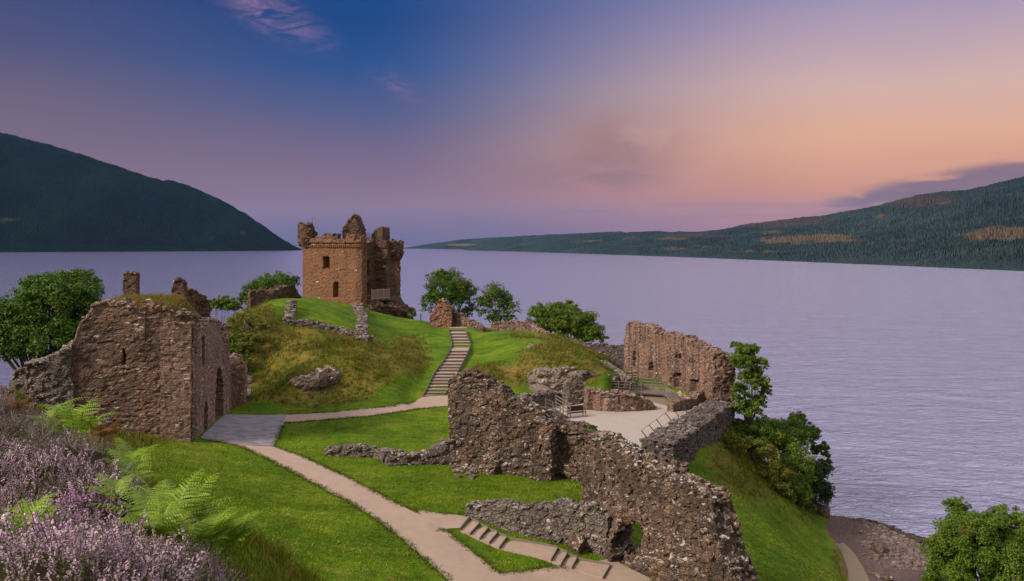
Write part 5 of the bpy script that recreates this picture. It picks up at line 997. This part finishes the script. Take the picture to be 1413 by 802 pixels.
e_ = np.clip((bank_right(yy) + .15 - xx) / .7, 0, 1); zb_ = ground(xx, yy) - .12 + (mound(xx, yy) + .12) * e_ - (1 - e_) * .4
patch = fbm(np.stack([xx * 1.5, yy * 1.1, 0 * xx + 7], 1), 21, 3); pk = fbm(np.stack([xx * 1.9, yy * 1.9, 0 * xx + 1], 1), 23, 2)
mix_ = patch + rng.normal(0, .085, len(xx)); kindv = np.where(mix_ > .515, 0, np.where(mix_ > .44, 1, 2)); kindv = np.where((kindv == 2) & (rng.uniform(0, 1, len(xx)) < .35), 1, kindv)
VV = []; QQ = []; CC2 = []; off = 0
pal = np.array([(0.28, 0.205, 0.26), (0.35, 0.25, 0.325), (0.25, 0.18, 0.19), (0.36, 0.295, 0.31), (0.36, 0.22, 0.34)])
for kd in (0, 1, 2):
    for var in range(5):
        tv_, tq_, tc_ = sprig(np.random.default_rng(kd * 10 + var), kd); sel = np.nonzero((kindv == kd) & (np.arange(len(xx)) % 5 == var))[0]
        if not len(sel): continue
        an = rng.uniform(0, 6.28, len(sel)); sc = rng.uniform(.13, .36, len(sel)) * (0.75 + 0.6 * patch[sel]) * (.85 if kd == 1 else 1); tl = rng.normal(0, .28, (len(sel), 2))
        c_, s_ = np.cos(an)[:, None], np.sin(an)[:, None]; x = tv_[:, 0] * c_ - tv_[:, 1] * s_; y = tv_[:, 0] * s_ + tv_[:, 1] * c_; z = np.broadcast_to(tv_[:, 2], x.shape)
        P_ = np.stack([(x + tl[:, :1] * z) * sc[:, None] + xx[sel][:, None], (y + tl[:, 1:] * z) * sc[:, None] + yy[sel][:, None], z * sc[:, None] + zb_[sel][:, None] - .02], -1)
        fl_ = pal[np.clip((pk[sel] * 9 - 2 + rng.normal(0, .9, len(sel))).astype(int), 0, 4)] * rng.uniform(.9, 1.65, (len(sel), 1)); gr_ = np.array((0.08, 0.10, 0.022)) * rng.uniform(.6, 1.7, (len(sel), 1)) + np.array((.02, .008, 0)) * rng.uniform(0, 1, (len(sel), 1)); gy_ = np.array((0.22, 0.185, 0.18)) * rng.uniform(.6, 1.4, (len(sel), 1))
        stc = np.array((.06, .042, .03))
        code = tc_[None]; col = code[..., 0:1] * gr_[:, None] + code[..., 1:2] * fl_[:, None] + code[..., 2:3] * gy_[:, None]; col = np.where(code.sum(-1, keepdims=True) < .5, stc, col)
        VV.append(P_.reshape(-1, 3)); CC2.append(col.reshape(-1, 3)); QQ.append((tq_[None] + (np.arange(len(sel)) * len(tv_))[:, None, None] + off).reshape(-1, 4)); off += len(sel) * len(tv_)
mk("heather", np.concatenate(VV), [np.concatenate(QQ)], M_HEATH, col=np.concatenate(CC2), kind="stuff")

# rank grass below the right-hand edge of the heather
rb_ = np.stack([rng.uniform(-9, 2, 26000), rng.uniform(6, 26, 26000)], 1); rb_ = rb_[rb_[:, 0] > bank_right(rb_[:, 1]) - .25]; rb_ = rb_[rb_[:, 0] < 1.5]
V, q, t_, c_ = blades(np.concatenate([rb_, ground(rb_[:, 0], rb_[:, 1])[:, None] - .02], 1), rng.uniform(.10, .26, len(rb_)), .007, rng, [(0.066, 0.104, 0.003), (0.10, 0.14, 0.005), (0.14, 0.165, 0.01), (0.19, 0.17, 0.03)], 6, .5)
mk("bank_grass", V, [q, t_], M_GRASS, col=c_, kind="stuff")
# bracken
def leafcol(name, a, b):
    m, t = material(name); at = t.n("ShaderNodeVertexColor", layer_name="tint"); s = t.n("ShaderNodeSeparateColor"); t.l(at.outputs[0], s.inputs[0]); finish(t, t.mix(s.outputs[0], (*a, 1), (*b, 1)), .55, spec=.3, trans=.35); return m
F_GREEN = leafcol("bracken_green", (0.070, 0.155, 0.010), (0.28, 0.39, 0.025)); F_BROWN = leafcol("dying_bracken", (0.13, 0.055, 0.018), (0.28, 0.15, 0.055))
def frond(origin, heading, length, rise, rng, droop=0.5):
    """an arching bracken frond: rachis, paired pinnae, each cut into small lobes"""
    V = []; Q = []; T = []; n = 0; h = np.array((math.cos(heading), math.sin(heading), 0)); side = np.array((-h[1], h[0], 0)); up = np.array((0, 0, 1.0))
    cur = lambda s: np.array(origin) + h * length * (0.25 * s + 0.62 * s * s) + up * (rise * (1.6 * s - droop * 1.5 * s * s))
    def strip(a, b, wa, wb, x, tone):
        nonlocal n
        V.extend([a - x * wa, a + x * wa, b + x * wb, b - x * wb]); Q.append((n, n + 1, n + 2, n + 3)); T.extend([tone] * 4); n += 4
    pts = [cur(s) for s in np.linspace(0, 1, 15)]
    for a, b in zip(pts[:-1], pts[1:]): strip(a, b, .006, .005, side, .35)
    npn = 15
    for k in range(npn):
        s = .24 + .76 * k / npn; c = cur(s); tg = cur(min(1, s + .03)) - cur(s - .03); tg /= np.linalg.norm(tg); pl = length * .46 * (1 - (s - .24) / .80) ** .8 + .015
        for sg in (-1, 1):
            d = side * sg * .88 + tg * .50 + up * rng.normal(-.10, .07); d /= np.linalg.norm(d); lat = np.cross(d, np.cross(side * sg, tg)); lat /= np.linalg.norm(lat); tone = np.clip(.5 + rng.normal(0, .2), 0, 1)
            m_ = max(4, int(pl / .026)); dr = np.array((0, 0, -.16 * pl))
            for j in range(m_):
                f0, f1_ = j / m_, (j + .78) / m_; w_ = .30 * pl * (1 - f0) ** .75 * .23 + .004
                pa_, pb2 = c + d * pl * f0 + dr * f0 * f0, c + d * pl * f1_ + dr * f1_ * f1_
                for sg2 in (-1, 1):
                    e = lat * sg2 * w_ + d * w_ * .55; V.extend([pa_, pb2, pb2 * .45 + pa_ * .55 + e * 1.02 + (pb2 - pa_) * .25, pa_ + e * .85]); Q.append((n, n + 1, n + 2, n + 3)); T.extend([tone] * 4); n += 4
    return np.array(V), np.array(Q), np.array(T)
def fern(px, py, Y, label, nfr, size, seed, mat=F_GREEN, heading=None, spread=3.1, stem=0.0):
    rng = np.random.default_rng(seed); x, y, z = D(px, py, Y); z = float(ground(x, y)) + float(mound(np.array([x]), np.array([y]))[0]) + .16; o = thing("bracken_fern", label, "fern", (x, y, z))
    for k in range(nfr):
        hd = (rng.uniform(0, 6.28) if heading is None else heading + rng.uniform(-spread / 2, spread / 2)); V, Q, T = frond((x + rng.normal(0, .04), y + rng.normal(0, .04), z), hd, size * rng.uniform(.75, 1.2), size * rng.uniform(.8, 1.35), rng, rng.uniform(.40, .68))
        under(mk("frond", V, [Q], mat, col=np.stack([T, T, T], 1)), o)
FERNS = [(240, 690, 10.2, "small dense bracken wedged behind the widest fern", 9, .40, 31, F_GREEN, None), (210, 725, 9.6, "mid green bracken left of the widest fern, half sunk in heather", 9, .42, 32, F_GREEN, None), (270, 722, 9.3, "dense bracken between the widest fern and the lawn edge", 10, .42, 33, F_GREEN, None), (315, 755, 8.7, "bracken spilling from the lower right corner of the heather bank", 8, .38, 34, F_GREEN, None), (250, 775, 8.4, "leafy bracken in the lower right of the bank, under the feathery one", 8, .40, 35, F_GREEN, None), (160, 715, 10.0, "lone bracken in the centre of the purple heather", 5, .34, 36, F_GREEN, None),
    (268, 672, 10.6, "highest bright bracken, its tips standing out against the lawn", 8, .50, 21, F_GREEN, None), (232, 745, 9.0, "feathery yellow green bracken just below the widest fern", 7, .60, 22, F_GREEN, None), (300, 722, 9.3, "bracken with fronds drooping over the lawn at the bank's right edge", 6, .40, 23, F_GREEN, None), (185, 668, 11.2, "thin yellow bracken rising from grey heather left of the tallest ferns", 5, .45, 24, F_GREEN, 2.2),
    (250, 712, 9.7, "tall bright green bracken in the middle of the heather, its fronds spreading widest", 11, .68, 1, F_GREEN, None), (262, 690, 10.2, "bright bracken arching over the lawn at the upper right of the heather bank", 7, .48, 2, F_GREEN, None),
    (285, 745, 8.7, "low bracken leaning over the right edge of the heather", 6, .42, 3, F_GREEN, 0.6), (215, 695, 10.4, "yellow green bracken left of the tallest fern", 5, .55, 4, F_GREEN, 2.6), (215, 790, 8.2, "deep green bracken low down near the bottom edge", 6, .52, 5, F_GREEN, None),
    (100, 622, 12.8, "pale green bracken at the back of the heather below the gatehouse rubble", 6, .60, 6, F_GREEN, None), (70, 608, 13.4, "paler leaning bracken farthest back on the bank at left", 5, .52, 7, F_GREEN, 1.0), (120, 655, 12.0, "single limp bracken clump amid purple heather below the rusty one", 4, .42, 8, F_GREEN, -.5),
    (145, 650, 12.0, "rusty orange dying bracken among grey heather", 6, .32, 9, F_BROWN, None), (30, 592, 14.0, "small rusty bracken at the far left of the heather", 5, .30, 10, F_BROWN, None), (215, 785, 8.6, "brown withered bracken behind the deep green one", 4, .36, 11, F_BROWN, 0.0), (180, 640, 11.6, "thin upright green bracken against the lawn", 4, .42, 12, F_GREEN, 1.4),
    (35, 805, 7.4, "sprig of bracken poking up at the bottom left edge", 4, .36, 13, F_GREEN, 1.2), (60, 770, 7.9, "tiny bracken clump alone in dark heather at lower left", 3, .28, 14, F_GREEN, None)]
for a_ in FERNS: fern(a_[0], a_[1], a_[2], a_[3], a_[4], a_[5], a_[6], a_[7], a_[8])
